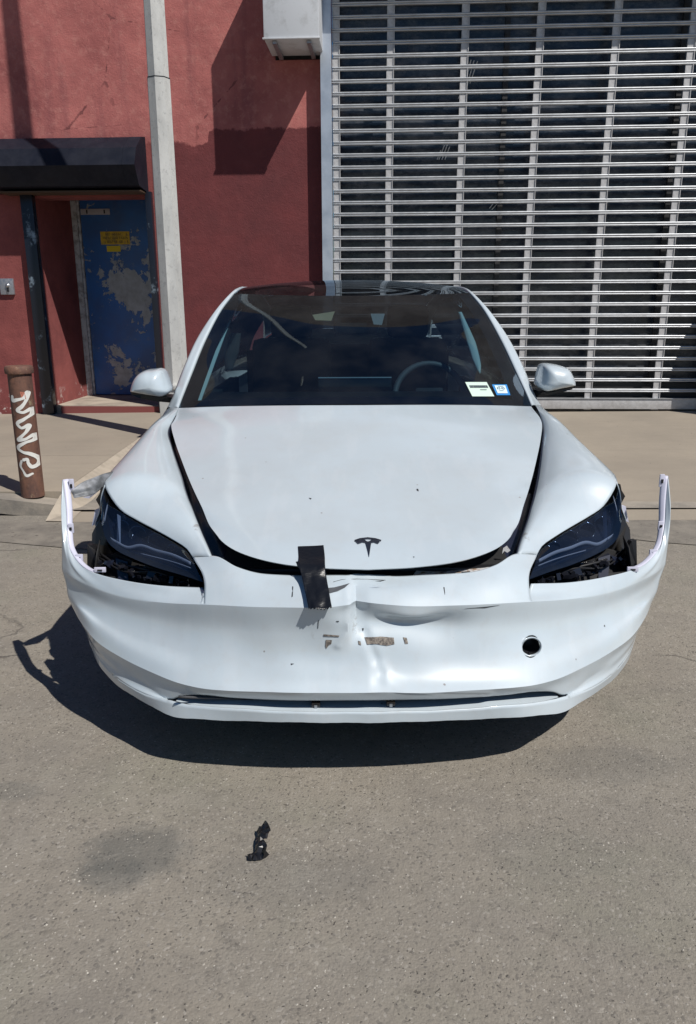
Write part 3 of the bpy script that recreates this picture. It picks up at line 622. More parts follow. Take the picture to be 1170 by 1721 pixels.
def damage(G):
    G = G.copy(); x, z = G[..., 0].copy(), G[..., 2].copy(); P = np.stack([x, z], -1)
    def ga(cx, cz, rx, rz): return np.exp(-((x-cx)/rx)**2-((z-cz)/rz)**2)
    fx = np.where(x < -.035, np.exp(-((x+.035)/.012)**2), np.exp(-np.abs((x+.035)/.16)**1.35)); gz = np.exp(-np.abs((z-.53)/.075)**3)
    dy = .036*fx*gz+.012*ga(.07, .49, .08, .03)+.012*ga(-.05, .527, .045, .025)-.010*ga(.13, .520, .07, .018)
    dy += .010*ga(-.07, .565, .03, .02)+.010*ga(.20, .47, .09, .05)+.006*ga(.23, .57, .03, .015)
    def ridge(pl, w_, h):
        ds = np.min([seg(P, pl[i], pl[i+1]) for i in range(len(pl)-1)], 0); t = np.clip((x-min(p[0] for p in pl))/(max(p[0] for p in pl)-min(p[0] for p in pl)+1e-6), 0, 1)
        return h*np.exp(-(ds/w_)**2)
    dy += ridge([(-.045, .52), (-.06, .47), (-.085, .43)], .009, -.005)+ridge([(-.01, .46), (.01, .41), (.035, .36)], .011, .006)
    dy += ridge([(.03, .375), (.05, .342), (.10, .325), (.20, .316), (.33, .295)], .015, -.006)+ridge([(-.04, .575), (.05, .598)], .012, .007)
    dy += .014*ga(.16, .47, .16, .05)-.006*ga(-.16, .36, .12, .03)
    dz = -.012*ga(.12, .523, .08, .02)+.006*ga(-.045, .527, .04, .02)-.010*ga(.06, .597, .11, .02)
    dy += .0022*np.sin(x*31+z*17)*ga(.05, .45, .35, .16)
    G[..., 1] += dy; G[..., 2] += dz
    l = np.clip((-x-.5)/.45, 0, 1); l = l*l*(3-2*l); u = np.clip((z-.38)/.3, 0, 1); u = u*u*(3-2*u); G[..., 0] += .030*l*u; return G
BR = rsm(B_, NB); ib = int(np.argmin(abs(BR[:, 0]-[(0.464,0.1,0.4996)][0][0]))); nO = NB-ib
def fullA(A): return np.concatenate([A[::-1]*np.array([-1, 1, 1]), A[1:]], 0)
cT, cTM = rsm(T_, ib+1), rsm(TM, ib+1)
up_c = vgrid([fullA(cT), fullA(cTM), fullA(BR[:ib+1])], 26)
T2a, T2m = rsm(T2R, nO), rsm(T2M, nO)
up_r = vgrid([T2a, T2m, BR[ib:]], 18)
T2L = [[(0.4793,0.14,0.5378)][0]]+T2R[1:]
up_l = mirG(vgrid([rsm(T2L, nO), np.concatenate([[cTM[-1]*.45+BR[ib]*.55], T2m[1:]]), BR[ib:]], 18))
low = vgrid([fullA(rsm(r, NB)) for r in (B_, M1, M2, M3, C_)], 60)
und = vgrid([fullA(rsm(r, NB)) for r in (C_, U0, U_)], 12)
UR, LR = rsm(U_, NB), rsm(L1, NB)
iu = int(np.argmin(abs(UR[:, 0]-[(0.5824,0.085,0.2131)][0][0]))); il = int(np.argmin(abs(LR[:, 0]-[(0.5807,0.075,0.1969)][0][0])))
ns = NB-iu; LRs = cr(LR[il:], ns)
sd = vgrid([UR[iu:], (UR[iu:]+LRs)/2+np.array([.0, .004, 0]), LRs], 8)
lip = vgrid([fullA(rsm(r, NB)) for r in (L1, L2)], 5); lip2 = vgrid([fullA(rsm(r, NB)) for r in (L2, L3, L4)], 6)
lipr = lip.copy()
jag = np.array([math.sin(i*1.3)*.0002+math.sin(i*.37)*.0006 for i in range(lip.shape[1])]); lip[..., 2] += jag; lip2[0, :, 2] += jag
parts_b = [up_c, up_r, (up_l, True), low, und, sd, (mirG(sd), True), lip, lip2]
parts_b = [((damage(g[0]), g[1]) if isinstance(g, tuple) else damage(g)) for g in parts_b]
bump_ = join_patches('front_bumper', parts_b, PAINT_B, car, .0035, 34)
# sensor opening cut through the skin
hc = [(0.4689,0.036,0.3883)][0]; HR = .0275
bm = bmesh.new(); bm.from_mesh(bump_.data)
def near(v, k): return math.hypot(v.co.x-hc[0], v.co.z-hc[2]) < HR*k and v.co.y < .3
for it in range(2):
    es = [e for e in bm.edges if near(e.verts[0], 1.6) or near(e.verts[1], 1.6)]
    bmesh.ops.subdivide_edges(bm, edges=es, cuts=1, use_grid_fill=True, smooth=0)
bmesh.ops.delete(bm, geom=[f for f in bm.faces if math.hypot(f.calc_center_median().x-hc[0], f.calc_center_median().z-hc[2]) < HR and f.calc_center_median().y < .3], context='FACES')
for v in bm.verts:
    if near(v, 1.25) and any(len(e.link_faces) == 1 for e in v.link_edges):
        d = Vector((v.co.x-hc[0], 0, v.co.z-hc[2])); k = HR/d.length; v.co.x = hc[0]+d.x*k; v.co.z = hc[2]+d.z*k
for f in bm.faces: f.smooth = True
bm.to_mesh(bump_.data); bm.free()
BT = bvh(bump_)
MB().lathe([(HR+.002, -.003), (HR+.002, .004), (HR-.001, .010), (HR-.001, -.002), (HR+.002, -.003)], 'y', (hc[0], hc[1]-.0, hc[2]), 36).make('sensor_ring', PAINT_B, bump_, True)
g = MB().lathe([(HR-.003, .004), (HR-.004, .05), (.0001, .055)], 'y', hc, 30); g.make('sensor_cup', BLACK, bump_, True)
g = MB()
for t in (262,): a = math.radians(t); g.box(hc[0]+math.cos(a)*.021-.003, hc[0]+math.cos(a)*.021+.003, hc[1]-.002, hc[1]+.006, hc[2]+math.sin(a)*.021-.003, hc[2]+math.sin(a)*.021+.003)
g.make('clip', BLACKG, bump_)
# intake duct behind the slot
sl0 = rsm([p for p in U_][:7], 60); sl1 = rsm([p for p in L1][:5], 60)*np.array([.985, 1, 1])
sh_t = fullA(sl0)[:, :]; sh_b = fullA(sl1)
roofd = vgrid([sh_t+np.array([0, .004, .002]), sh_t*np.array([.97, 1, 1])+np.array([0, .16, .012])], 3); shel = vgrid([sh_b+np.array([0, .002, -.001]), sh_b*np.array([.98, 1, 1])+np.array([0, .06, .006]), sh_b*np.array([.97, 1, 1])+np.array([0, .18, .008])], 6)
patch('intake_shelf', shel, PAINT_B, bump_); patch('intake_roof', roofd, BLACK, bump_)
g = MB(); g.box(-.48, .48, .135, .14, .17, .34); g.make('intake_backing', DARK, bump_)
strip_pts = [(-0.5397,-0.005,0.263),(-0.3363,-0.015,0.255),(-0.2348,-0.025,0.2463),(-0.1676,-0.025,0.2381),(-0.1002,-0.025,0.2411),(-0.016,-0.025,0.2401),(0.0684,-0.025,0.241),(0.1709,-0.015,0.2399),(0.2385,-0.015,0.2505),(0.3444,0.005,0.2458)]
MB().tube(cr(strip_pts, 40), .0035, 6).make('torn_trim_strip', mat('scuffed_grey_plastic', (.07, .07, .075), .5), bump_, True)
g = MB()
for i in range(26): x = -.17+i*.0125; g.box(x, x+.006, .035, .045, .262, .272)
g.make('grille_mesh', BLACK, bump_)
for p in [(-0.148,-0.055,0.2603),(0.061,-0.055,0.2617)]:
    g = MB(); g.bbox(p[0]-.012, p[0]+.012, p[1]-.006, p[1]+.012, p[2]-.012, p[2]+.010, .002); g.make('grille_clip', BLACKG, bump_, auto=30)
    MB().box(p[0]-.004, p[0]+.004, p[1]-.009, p[1]-.0062, p[2]-.005, p[2]+.005).make('clip_pin', METAL, bump_)
# inner flanges of the hanging ends
for sgn in (1, -1):
    k = [i for i in range(nO) if T2a[i][0] > [(0.863,0.31,0.5268)][0][0]]
    A = T2a[k]; n_ = len(A); t = np.linspace(0, 1, n_)[:, None]
    inn = A+np.hstack([-(.006+.010*t), .012+0*t, .001-.002*t]); lowr = A+np.hstack([-(.004+.009*t), .020+0*t, -.014+0*t])
    G = vgrid([A, inn, lowr], 7)
    if sgn < 0: G = mirG(G)
    patch('mounting_flange', damage(G), PRIMER, bump_, .002)
    for (px, py, yc, w_, h_) in ((1112,807,.53,.010,.020),(1110,884,.46,.012,.018),(1098,930,.39,.013,.015),(1062,957,.30,.017,.013)):
        pass
TAB = [(1.0086,0.525,0.7611),(0.9903,0.455,0.6231),(0.9437,0.385,0.551),(0.8479,0.3,0.5264)]; TABL = [(-0.9704,0.525,0.7575),(-0.9616,0.455,0.6293),(-0.9193,0.385,0.5495),(-0.8315,0.31,0.5348)]
for L in (TAB, TABL):
    for i, p in enumerate(L):
        h_ = (.022, .016, .012, .008)[i]; w_ = (.008, .009, .012, .018)[i]
        tb = MB().bbox(p[0]-w_, p[0]+w_, p[1]-.001, p[1]+.006, p[2]-h_, p[2]+h_, .002).make('clip_tab', PRIMER, bump_, auto=30)
        MB().box(p[0]-w_*.4, p[0]+w_*.4, p[1]-.004, p[1]-.0012, p[2]-h_*.35, p[2]+h_*.25).make('slot', BLACK, bump_)
# torn crack and marks
CRK = mat('dark_tear', (.03, .032, .036), .7)
D1 = [(-0.1138,-0.005,0.5888),(-0.0975,-0.005,0.5869),(-0.0779,-0.005,0.5937),(-0.0534,-0.005,0.6004),(-0.0616,-0.005,0.5883),(-0.0878,-0.005,0.5747),(-0.1123,-0.005,0.5731)]
def onto_(l, T, off=.003):
    ca_, sa_ = math.cos(.0137), math.sin(.0137); cc = Vector((-.056*ca_-1.98*sa_, .056*sa_-1.98*ca_, 1.34)); out = []
    for p in l:
        d = (Vector(p)-cc).normalized(); h = T.ray_cast(cc, d); out.append((h[0] if h[0] is not None else Vector(p))-d*off)
    return out
q = onto_([(-0.1106,0.0,0.5869),(-0.0942,0.0,0.5885),(-0.0746,-0.0,0.5935),(-0.0517,0.0,0.6003),(-0.0648,-0.0,0.5882),(-0.0845,0.0,0.5779),(-0.1091,-0.0,0.5712)], BT); mesh('tear', q, [tuple(range(7))], mat('grey_tear', (.07, .075, .085), .7), bump_)
LN = onto_([(-0.0974,-0.0,0.6041),(-0.0729,0.0,0.6108),(-0.0322,0.0,0.6122),(0.0086,0.0,0.6101),(0.0461,0.0,0.6081)], BT, .001); MB().tube(LN, .0008, 5).make('hairline_crack', CRK, bump_)
GLU = mat('torn_adhesive_patch', (.17, .15, .13), .75); n = N(GLU); n.base(n.mix(n.ramp(n.noise(120, 5, .7), .42, .6), (.24, .21, .18), (.08, .07, .065))); n.bump(n.noise(90), .7, .004)
for pts in ([(-0.0114,-0.025,0.4485),(0.033,-0.025,0.4499),(0.0692,-0.025,0.4459),(0.0711,-0.025,0.4298),(0.0496,-0.025,0.4265),(0.0199,-0.025,0.4321),(-0.0048,-0.025,0.4306)], [(-0.1183,-0.025,0.446),(-0.1018,-0.025,0.4458),(-0.1036,-0.025,0.4351),(-0.1135,-0.025,0.4299),(-0.1169,-0.025,0.4209),(-0.1201,-0.025,0.4281)],
            [(-0.0295,-0.025,0.4416),(-0.0229,-0.025,0.4397),(-0.0213,-0.025,0.4307),(-0.0279,-0.025,0.4326)], [(0.0956,-0.025,0.4457),(0.1055,-0.025,0.4438),(0.104,-0.025,0.4349),(0.109,-0.025,0.4295),(0.1008,-0.025,0.4295)], [(-0.1247,-0.025,0.4621),(-0.082,-0.025,0.4599),(-0.0821,-0.025,0.4563),(-0.1247,-0.025,0.4567)]):
    drape('adhesive_patch', pts, BT, GLU, bump_, off=.0016, thick=.0012, div=2)
for pts in ([(0.2112,0.005,0.5717),(0.2145,0.005,0.5717),(0.214,0.005,0.5611),(0.2125,0.005,0.5576)], [(-0.2122,0.005,0.5771),(-0.209,0.005,0.5771),(-0.2093,0.005,0.5596),(-0.2127,0.005,0.5579)], [(-0.0899,-0.025,0.5024),(-0.0818,-0.025,0.5023),(-0.0834,-0.025,0.4988),(-0.0899,-0.025,0.5006)], [(-0.0181,-0.025,0.4699),(-0.0131,-0.025,0.4699),(-0.0148,-0.025,0.4628),(-0.0164,-0.025,0.4628)],
            [(-0.2166,-0.025,0.3787),(-0.2067,-0.025,0.3786),(-0.2151,-0.025,0.375)], [(0.7278,0.25,0.3869),(0.7314,0.25,0.3889),(0.7319,0.25,0.3829)], [(0.2657,0.005,0.5236),(0.3256,0.015,0.5225),(0.3694,0.025,0.5216),(0.3258,0.015,0.519)], [(0.0175,0.015,0.5993),(0.0471,0.015,0.6025),(0.034,0.015,0.5983)], [(-0.1388,-0.025,0.5046),(-0.1372,-0.025,0.5046),(-0.1392,-0.025,0.4799),(-0.1408,-0.025,0.4782)]):
    drape('scratch', pts, BT, CRK, bump_, off=.0012, thick=.0005)

# ---- bonnet ----
def crown(c, e, p=2., q=2.2, n=31):
    c = np.array((0, c[1], c[2])); e = np.array(e); s = np.linspace(0, 1, n)[:, None]
    return np.hstack([e[0]*s, c[1]+(e[1]-c[1])*s**p, c[2]+(e[2]-c[2])*s**q])
HC = [(0.0031,0.155,0.6435),(0.0065,0.29,0.6765),(0.0037,0.42,0.7087),(0.0033,0.585,0.7496),(0.0029,0.77,0.796),(0.0,0.98,0.8486),(-0.0009,1.12,0.8862),(-0.0045,1.27,0.9248)]
HE = [(0.4842,0.335,0.6696),(0.5241,0.44,0.6998),(0.5584,0.53,0.7196),(0.6007,0.65,0.7416),(0.6583,0.82,0.7777),(0.7253,1.03,0.8196),(0.772,1.2,0.853),(0.7989,1.5,0.8861)]
r0 = cr(ctr0([(-0.0018,0.07,0.6148),(0.1386,0.077,0.6183),(0.2471,0.093,0.6261),(0.3267,0.13,0.6328),(0.3919,0.18,0.6416),(0.4351,0.235,0.6519),(0.4563,0.275,0.6604)]), 31)
hrows = [r0]+[crown(HC[i], HE[i], (4.2, 3.4, 2.8, 2.4, 2.1, 2, 2, 2.1)[i], (3.5, 3, 2.6, 2.4, 2.3, 2.2, 2.2, 2.4)[i]) for i in range(8)]
HG = vgrid(hrows, 60)
HGf = np.concatenate([mirG(HG)[:, ::-1][:, :-1], HG], 1)
# folded front and side edges
edge = np.concatenate([HGf[::-1, 0], HGf[0, 1:-1], HGf[:, -1]], 0)
cen = np.array([0, .9, 0]); inw = (edge-cen)*np.array([1, 1, 0]); inw /= np.linalg.norm(inw, axis=1)[:, None]
EG = vgrid([edge, edge-inw*.002+np.array([0, 0, -.0025]), edge-inw*.014+np.array([0, 0, -.006])], 5)
hood = join_patches('bonnet', [HGf, (EG, False)], PAINT, car, 0, 50); HT = bvh(hood)
# emblem
EMB = mat('dark_chrome_emblem', (.09, .10, .13), .22, .8)
E1 = [(-0.0341,0.2,0.6589),(-0.0182,0.2,0.6643),(0.0048,0.2,0.6669),(0.0278,0.2,0.664),(0.0456,0.2,0.6583),(0.0438,0.2,0.6555),(0.0261,0.2,0.6603),(0.0048,0.2,0.6627),(-0.0164,0.2,0.6606),(-0.0323,0.2,0.6552)]
E2 = [(-0.0305,0.2,0.6542),(-0.0164,0.2,0.6578),(-0.004,0.2,0.6596),(0.0013,0.2,0.6549),(0.0058,0.2,0.6534),(0.0102,0.2,0.6548),(0.0172,0.2,0.6594),(0.0279,0.2,0.6575),(0.0403,0.2,0.6527),(0.035,0.2,0.6472),(0.0226,0.2,0.652),(0.0155,0.2,0.6502),(0.0095,0.2,0.6073),(-0.0013,0.2,0.6503),(-0.0111,0.2,0.6522),(-0.0235,0.2,0.6477)]
def hoodpts(l):   # traced outlines carried onto the sloping panel by its own profile
    C0 = np.array([0, 0, 1.34])-np.array([.056, 1.98, 0]); C0 = np.array([-.056, -1.98, 1.34]); ca, sa = math.cos(.0137), math.sin(.0137)
    cc = Vector((C0[0]*ca+C0[1]*sa, -C0[0]*sa+C0[1]*ca, 1.34)); out = []
    for p in l:
        d = (Vector(p)-cc).normalized(); h = HT.ray_cast(cc, d); out.append(h[0] if h[0] is not None else Vector(p))
    return out
for E in (E1, E2):
    pts = hoodpts(E); bm = bmesh.new(); f_ = bm.faces.new([bm.verts.new(p+Vector((0, -.0008, .0022))) for p in pts]); bmesh.ops.triangulate(bm, faces=[f_]); me = bpy.data.meshes.new('emblem'); bm.to_mesh(me); bm.free()
    o = link('emblem', me, EMB, hood, False); md = o.modifiers.new('t', 'SOLIDIFY'); md.thickness = .003; md.offset = 0
for pts in ([(0.1786,0.5,0.7437),(0.1845,0.5,0.7437),(0.1867,0.5,0.7355),(0.1807,0.5,0.7376)], [(-0.1778,0.45,0.7281),(-0.1681,0.45,0.7261),(-0.172,0.45,0.7221)], [(0.1302,0.1,0.6408),(0.1353,0.1,0.6408),(0.1337,0.1,0.6372)]):
    pp = hoodpts(pts); mesh('chip', [p+Vector((0, 0, .0012)) for p in pp], [tuple(range(len(pp)))], CRK, hood)

# ---- fenders ----
IN_R = [(0.4493,0.2,0.6122),(0.471,0.26,0.6305),(0.5033,0.34,0.6524),(0.5364,0.42,0.675),(0.5622,0.49,0.6926),(0.5843,0.55,0.7061),(0.6047,0.61,0.7188),(0.6345,0.7,0.741),(0.672,0.82,0.7708),(0.7162,0.97,0.8112),(0.7668,1.16,0.8492),(0.7915,1.3,0.8737),(0.8183,1.48,0.8859),(0.8373,1.6,0.8869)]
IN_L = [(-0.453,0.2,0.6101),(-0.4759,0.26,0.6264),(-0.5097,0.34,0.654),(-0.5426,0.42,0.6846),(-0.5677,0.49,0.7024),(-0.5899,0.55,0.7161),(-0.6104,0.61,0.7331),(-0.6368,0.7,0.7533),(-0.6761,0.82,0.779),(-0.7265,0.97,0.8194),(-0.7758,1.16,0.855),(-0.7774,1.27,0.8784),(-0.7958,1.48,0.8886),(-0.8112,1.6,0.8894)]
OUT = [(0.526,0.245,0.5967),(0.5516,0.29,0.6088),(0.6052,0.34,0.6241),(0.6696,0.395,0.639),(0.7417,0.45,0.6571),(0.8098,0.505,0.6787),(0.8787,0.585,0.7419),(0.8951,0.645,0.7494),(0.8957,0.73,0.7635),(0.8884,0.83,0.7788),(0.8776,0.98,0.7991),(0.8728,1.18,0.8281),(0.8665,1.38,0.8463),(0.8832,1.62,0.8618)]
def zarch(y, c=.84): return .335+math.sqrt(max(0, .365**2-(y-c)**2)) if abs(y-c) < .35 else .235
for sgn in (1, -1):
    I = IN_R if sgn > 0 else mir(IN_L)
    rows = []
    for s in (0, .05, .2, .4, .6, .8, .93, 1):
        r = []
        for k in range(14):
            a, b = np.array(I[k]), np.array(OUT[k]); p = a+(b-a)*s
            am = (.004, .008, .014, .019, .022, .026, .034, .038, .040, .036, .030, .022, .014, .008)[k]
            p[2] += am*4*s*(1-s)*(.75+.5*s)-.012*max(0, .12-s)/.12*(k < 12); r.append(tuple(p))
        rows.append(cr(r, 60))
    G1 = vgrid(rows, 34)
    O = cr(OUT[6:], 40); S = [O]
    for (dx, dz, f_) in ((.014, -.035, 0), (.026, -.09, 0)): S.append(np.array([(min(p[0]+dx, .93), p[1], max(p[2]+dz, zarch(p[1])+.01)) for p in O]))
    S.append(np.array([(.922, p[1], zarch(p[1])) for p in O])); S.append(np.array([(.89, p[1], zarch(p[1])+.003) for p in O]))
    G2 = vgrid(S, 20)
    # folded inner edge
    A = cr(I[:13], 60); G3 = vgrid([A+np.array([0, 0, -.012]), A+np.array([-.002, 0, -.022]), A+np.array([-.012, 0, -.05])], 4)
    Gs = [G1, G2]
    if sgn < 0: Gs = [(mirG(g), True) for g in Gs]; G3 = mirG(G3)
    fo = join_patches('fender', Gs, PAINT_F, car, .0025, 40)
    patch('fender_inner_edge', G3, NAVYG, fo, .002)

# ---- dark channels and structure under the panels ----
ch = MB(); ch.add([(0.0428,0.16,0.502),(0.0427,0.17,0.5921)], [])
ch = MB(); und_l = []
for sgn in (1, -1):
    I = IN_R if sgn > 0 else mir(IN_L)
    A = cr(I[:13], 40)
    G = vgrid([A+np.array([.02, .0, -.045]), A+np.array([-.02, 0, -.062]), A+np.array([-.045, 0, -.055]), A+np.array([-.10, 0, -.05])], 8)
    if sgn < 0: G = mirG(G)
    patch('bonnet_channel', G, NAVYG, car)
g = MB(); g.prism([(.13, .40), (.13, .56), (.19, .585), (.40, .62), (1.2, .80), (1.2, .5)], 'x', -.43, .43); g.make('engine_bay_cover', DARK, car)
g = MB(); g.bbox(-.40, .40, .165, .21, .555, .585, .01); g.make('slam_panel', BLACK, car, auto=30)
wp = mat('exposed_white_panel', (.5, .5, .5), .5); n = N(wp); c = n.mix(n.ramp(n.noise(24, 5, .7), .52, .6), (.55, .55, .56), (.28, .17, .09)); n.base(c)
pts = [(0.1333,0.12,0.5777),(0.1467,0.15,0.5816),(0.2271,0.16,0.5736),(0.2726,0.17,0.5771),(0.3873,0.17,0.5855),(0.4087,0.18,0.5875),(0.3866,0.14,0.5813),(0.3168,0.12,0.578),(0.2217,0.12,0.5751)]
mesh('torn_inner_panel', pts, [tuple(range(9))], wp, car)
for q in ([(0.2263,0.118,0.585),(0.2557,0.118,0.5847),(0.2559,0.118,0.5774),(0.2265,0.118,0.5777)], [(0.2728,0.118,0.5882),(0.2987,0.118,0.5898),(0.3025,0.118,0.5825),(0.2766,0.118,0.5809)]): mesh('panel_slot', q, [(0,1,2,3)], BLACK, car)
q = [(0.4107,0.2,0.6331),(0.421,0.2,0.6405),(0.4325,0.2,0.6255),(0.4239,0.2,0.6181),(0.4147,0.2,0.6238),(0.408,0.2,0.6144)]; mesh('torn_tab', q, [tuple(range(6))], wp, car)

# ---- headlights ----
HT_ = [(0.5276,0.25,0.5912),(0.5532,0.295,0.6033),(0.607,0.345,0.6186),(0.6715,0.4,0.6335),(0.7438,0.455,0.6516),(0.8119,0.51,0.6732),(0.8481,0.55,0.6939),(0.881,0.59,0.7365)]
HB = [(0.4814,0.155,0.549),(0.5419,0.185,0.5583),(0.6278,0.235,0.5647),(0.7213,0.3,0.5749),(0.7864,0.355,0.5842),(0.8332,0.41,0.6009),(0.8632,0.47,0.6383),(0.8812,0.53,0.6779)]
DRL = [(0.5342,0.25,0.5738),(0.5969,0.3,0.5838),(0.6589,0.345,0.5844),(0.7243,0.39,0.5877),(0.7669,0.41,0.5749),(0.8079,0.44,0.5816),(0.8506,0.475,0.5976),(0.8652,0.5,0.6235),(0.8706,0.54,0.6543),(0.8673,0.575,0.6917)]
DR2 = [(0.5306,0.24,0.5619),(0.575,0.27,0.5666),(0.6238,0.305,0.5681),(0.7142,0.36,0.5711)]
drl = mat('grey_light_guide', (.27, .28, .33), .45); refl_m = mat('dim_reflector', (.10, .12, .16), .12, .8)
for sgn in (1, -1):
    f = (lambda L: L) if sgn > 0 else mir
    hl = empty('headlight'); hl.parent = car
    for k in ('category', 'label'):
        if k in hl: del hl[k]
    A, B = cr(f(HT_), 40), cr(f(HB), 40); M_ = (A+B)/2+np.array([0, -.012, .004])
    patch('lens', vgrid([A, M_, B], 14), LENS, hl)
    off = np.array([0, .07, -.012])
    patch('housing_back', vgrid([A+off, M_+off*1.3, B+off], 8), BLACKG, hl)
    E = lambda a: vgrid([a, a+off], 3)
    patch('housing_rim', E(A), BLACK, hl); patch('housing_rim', E(B), BLACK, hl)
    ends = [np.array([a[i], b[i]]) for a, b, i in ((A, B, 0), (A, B, -1))]
    for e_ in ends: patch('housing_rim', vgrid([cr(e_, 6), cr(e_, 6)+off], 3), BLACK, hl)
    # thin dark border of the lens
    dfl = np.array(cr(f(DRL), 50))
    w1 = np.array([0, 0, .0065]); patch('light_guide', vgrid([dfl+w1, dfl+np.array([0, -.003, 0]), dfl-w1], 5), drl, hl, .003)
    d2 = cr(f(DR2), 20); w1 = np.array([0, 0, .0016]); patch('light_guide', vgrid([d2+w1, d2-w1], 3), drl, hl, .002)
    for (px, py, yc, r) in ((955,905,.40,.032),(985,893,.45,.030),(1012,880,.50,.026),(930,921,.355,.022)):
        pass
    for p, r in zip(f([(0.6766,0.42,0.5909),(0.7471,0.46,0.6049),(0.8072,0.5,0.6177),(0.6148,0.37,0.5767)]), (.026, .026, .022, .018)):
        MB().lathe([(.0001, .03), (r*.5, .026), (r, .004), (r*1.1, 0), (r*1.12, .02)], 'y', p, 22).make('reflector_bowl', refl_m, hl, True)
    q = f([(0.8192,0.5,0.6655),(0.8068,0.42,0.5611),(0.7953,0.42,0.5571),(0.8079,0.5,0.6573)]); mesh('divider', q, [(0,1,2,3)], refl_m, hl)
# ---- brackets and torn plastic round the lamps ----
def slabpoly(name, pts, m, d=.02):
    k = len(pts); g = MB(); b = [(p[0], p[1]+d, p[2]-.003) for p in pts]; g.add(list(pts)+b, [tuple(range(k)), tuple(range(k, 2*k))[::-1]]+[(i, (i+1) % k, k+(i+1) % k, k+i) for i in range(k)])
    return g.make(name, m, car)
BK = [([(0.8802,0.6,0.7384),(0.8974,0.6,0.732),(0.9034,0.6,0.7107),(0.9179,0.6,0.6893),(0.9058,0.6,0.6616),(0.894,0.6,0.6767)], BLACK), ([(0.9118,0.62,0.652),(0.9311,0.62,0.6475),(0.9346,0.62,0.6323),(0.9471,0.62,0.5886),(0.9315,0.62,0.5974),(0.9207,0.62,0.6237)], PRIMER),
      ([(0.8909,0.54,0.6331),(0.9097,0.54,0.6075),(0.9219,0.54,0.5861),(0.9192,0.52,0.558),(0.9082,0.5,0.509),(0.8631,0.46,0.4889),(0.7974,0.42,0.5095),(0.8462,0.46,0.5647)], BLACK), ([(0.8835,0.44,0.5583),(0.8919,0.44,0.5748),(0.9074,0.44,0.5788),(0.9105,0.42,0.4877),(0.8775,0.4,0.4846),(0.8464,0.38,0.4879),(0.851,0.4,0.5159)], BLACK),
      ([(0.5045,0.21,0.5074),(0.5057,0.22,0.5287),(0.5838,0.26,0.533),(0.7067,0.33,0.5471),(0.8061,0.4,0.5574),(0.8718,0.44,0.5334),(0.8732,0.4,0.468),(0.7055,0.31,0.482)], DARK),
      ([(0.7568,0.36,0.5446),(0.7981,0.37,0.553),(0.7824,0.33,0.4861),(0.7487,0.32,0.482)], NAVYG), ([(0.6849,0.32,0.5427),(0.7346,0.33,0.5549),(0.7426,0.33,0.5268),(0.7023,0.31,0.5221)], BLACKG), ([(0.8025,0.37,0.5469),(0.8419,0.38,0.5371),(0.8239,0.37,0.5244),(0.8129,0.37,0.5163)], NAVYG), ([(0.6023,0.26,0.5328),(0.6727,0.28,0.5409),(0.6805,0.27,0.5208),(0.6098,0.25,0.5169)], BLACKG), ([(0.5133,0.2,0.5303),(0.5756,0.23,0.5322),(0.5801,0.23,0.5206),(0.5193,0.2,0.5207)], BLACKG)]
for sgn in (1, -1):
    for pts, m in BK: slabpoly('lamp_bracket', pts if sgn > 0 else mir(pts), m, .03)
    rr = random.Random(5)
    g = MB()
    for i in range(26):
        t = rr.random(); a = Vector([(0.5227,0.2,0.5245)][0]).lerp(Vector([(0.8562,0.38,0.5084)][0]), t); a.z += rr.uniform(-.01, .035)*t+.0
        s = rr.uniform(.004, .014); R = Matrix.Rotation(rr.random()*3, 3, (rr.random(), rr.random(), 1)); g.box(a.x-s, a.x+s, a.y-s, a.y+s*.5, a.z-s*.6, a.z+s*.5, R)
    if sgn < 0: g.v = [(-x, y, z) for x, y, z in g.v]
    tag(g.make('broken_clip_cluster', BLACKG, car), kind='stuff')
    for k in range(3):
        a = [Vector(p) for p in [(0.5554,0.22,0.5206),(0.6423,0.27,0.5329),(0.7524,0.32,0.5302),(0.864,0.42,0.5401)]]; pts = [(p.x*sgn, p.y+.01*k, p.z+.008*math.sin(i*2+k*2)) for i, p in enumerate(a)]
        MB().tube(cr(pts, 20), .003+.001*k, 6).make('cable', BLACK, car, True)

# ---- tape ----
TP = [(-0.2007,0.17,0.6512),(-0.1256,0.17,0.6543)]
ro = [hoodpts([(-0.2007,0.17,0.6512),(-0.1798,0.17,0.6518),(-0.1501,0.17,0.6527),(-0.1256,0.17,0.6543)]), hoodpts([(-0.1969,0.12,0.6367),(-0.1763,0.12,0.6366),(-0.1455,0.12,0.6363),(-0.1216,0.12,0.6379)])]
ro = [[(p[0], p[1]-.001, p[2]+.0022) for p in r] for r in ro]
ro.append([(-0.1929,0.068,0.6259),(-0.1729,0.066,0.6211),(-0.1444,0.066,0.6191),(-0.1193,0.068,0.62)]); ro.append([(-0.1855,0.042,0.6069),(-0.1671,0.037,0.6015),(-0.1391,0.042,0.6012),(-0.116,0.052,0.5991)])
ro.append([(-0.178,0.012,0.5881),(-0.1614,0.004,0.5823),(-0.1336,0.006,0.5848),(-0.1107,0.012,0.584)]); ro.append([(-0.1705,-0.022,0.5682),(-0.1524,-0.032,0.5651),(-0.1283,-0.028,0.5667),(-0.1057,-0.022,0.5676)]); ro.append([(-0.1633,-0.052,0.5474),(-0.1454,-0.058,0.5514),(-0.1216,-0.055,0.5466),(-0.1008,-0.052,0.552)])
TG = vgrid([cr(r, 22) for r in ro], 60)
ii, jj = np.meshgrid(np.arange(60), np.arange(22), indexing='ij')
wr = (np.sin(jj*.32+ii*.20)*.0022+np.sin(jj*.55-ii*.26+1)*.0010)*np.clip((ii-18)/12, 0, 1)
TG[..., 1] -= np.abs(wr)+.0005; TG[-1, :, 2] += np.array([math.sin(j*2.1)*.003 for j in range(22)])
patch('black_tape_strip', TG, TAPE, car, .0006)
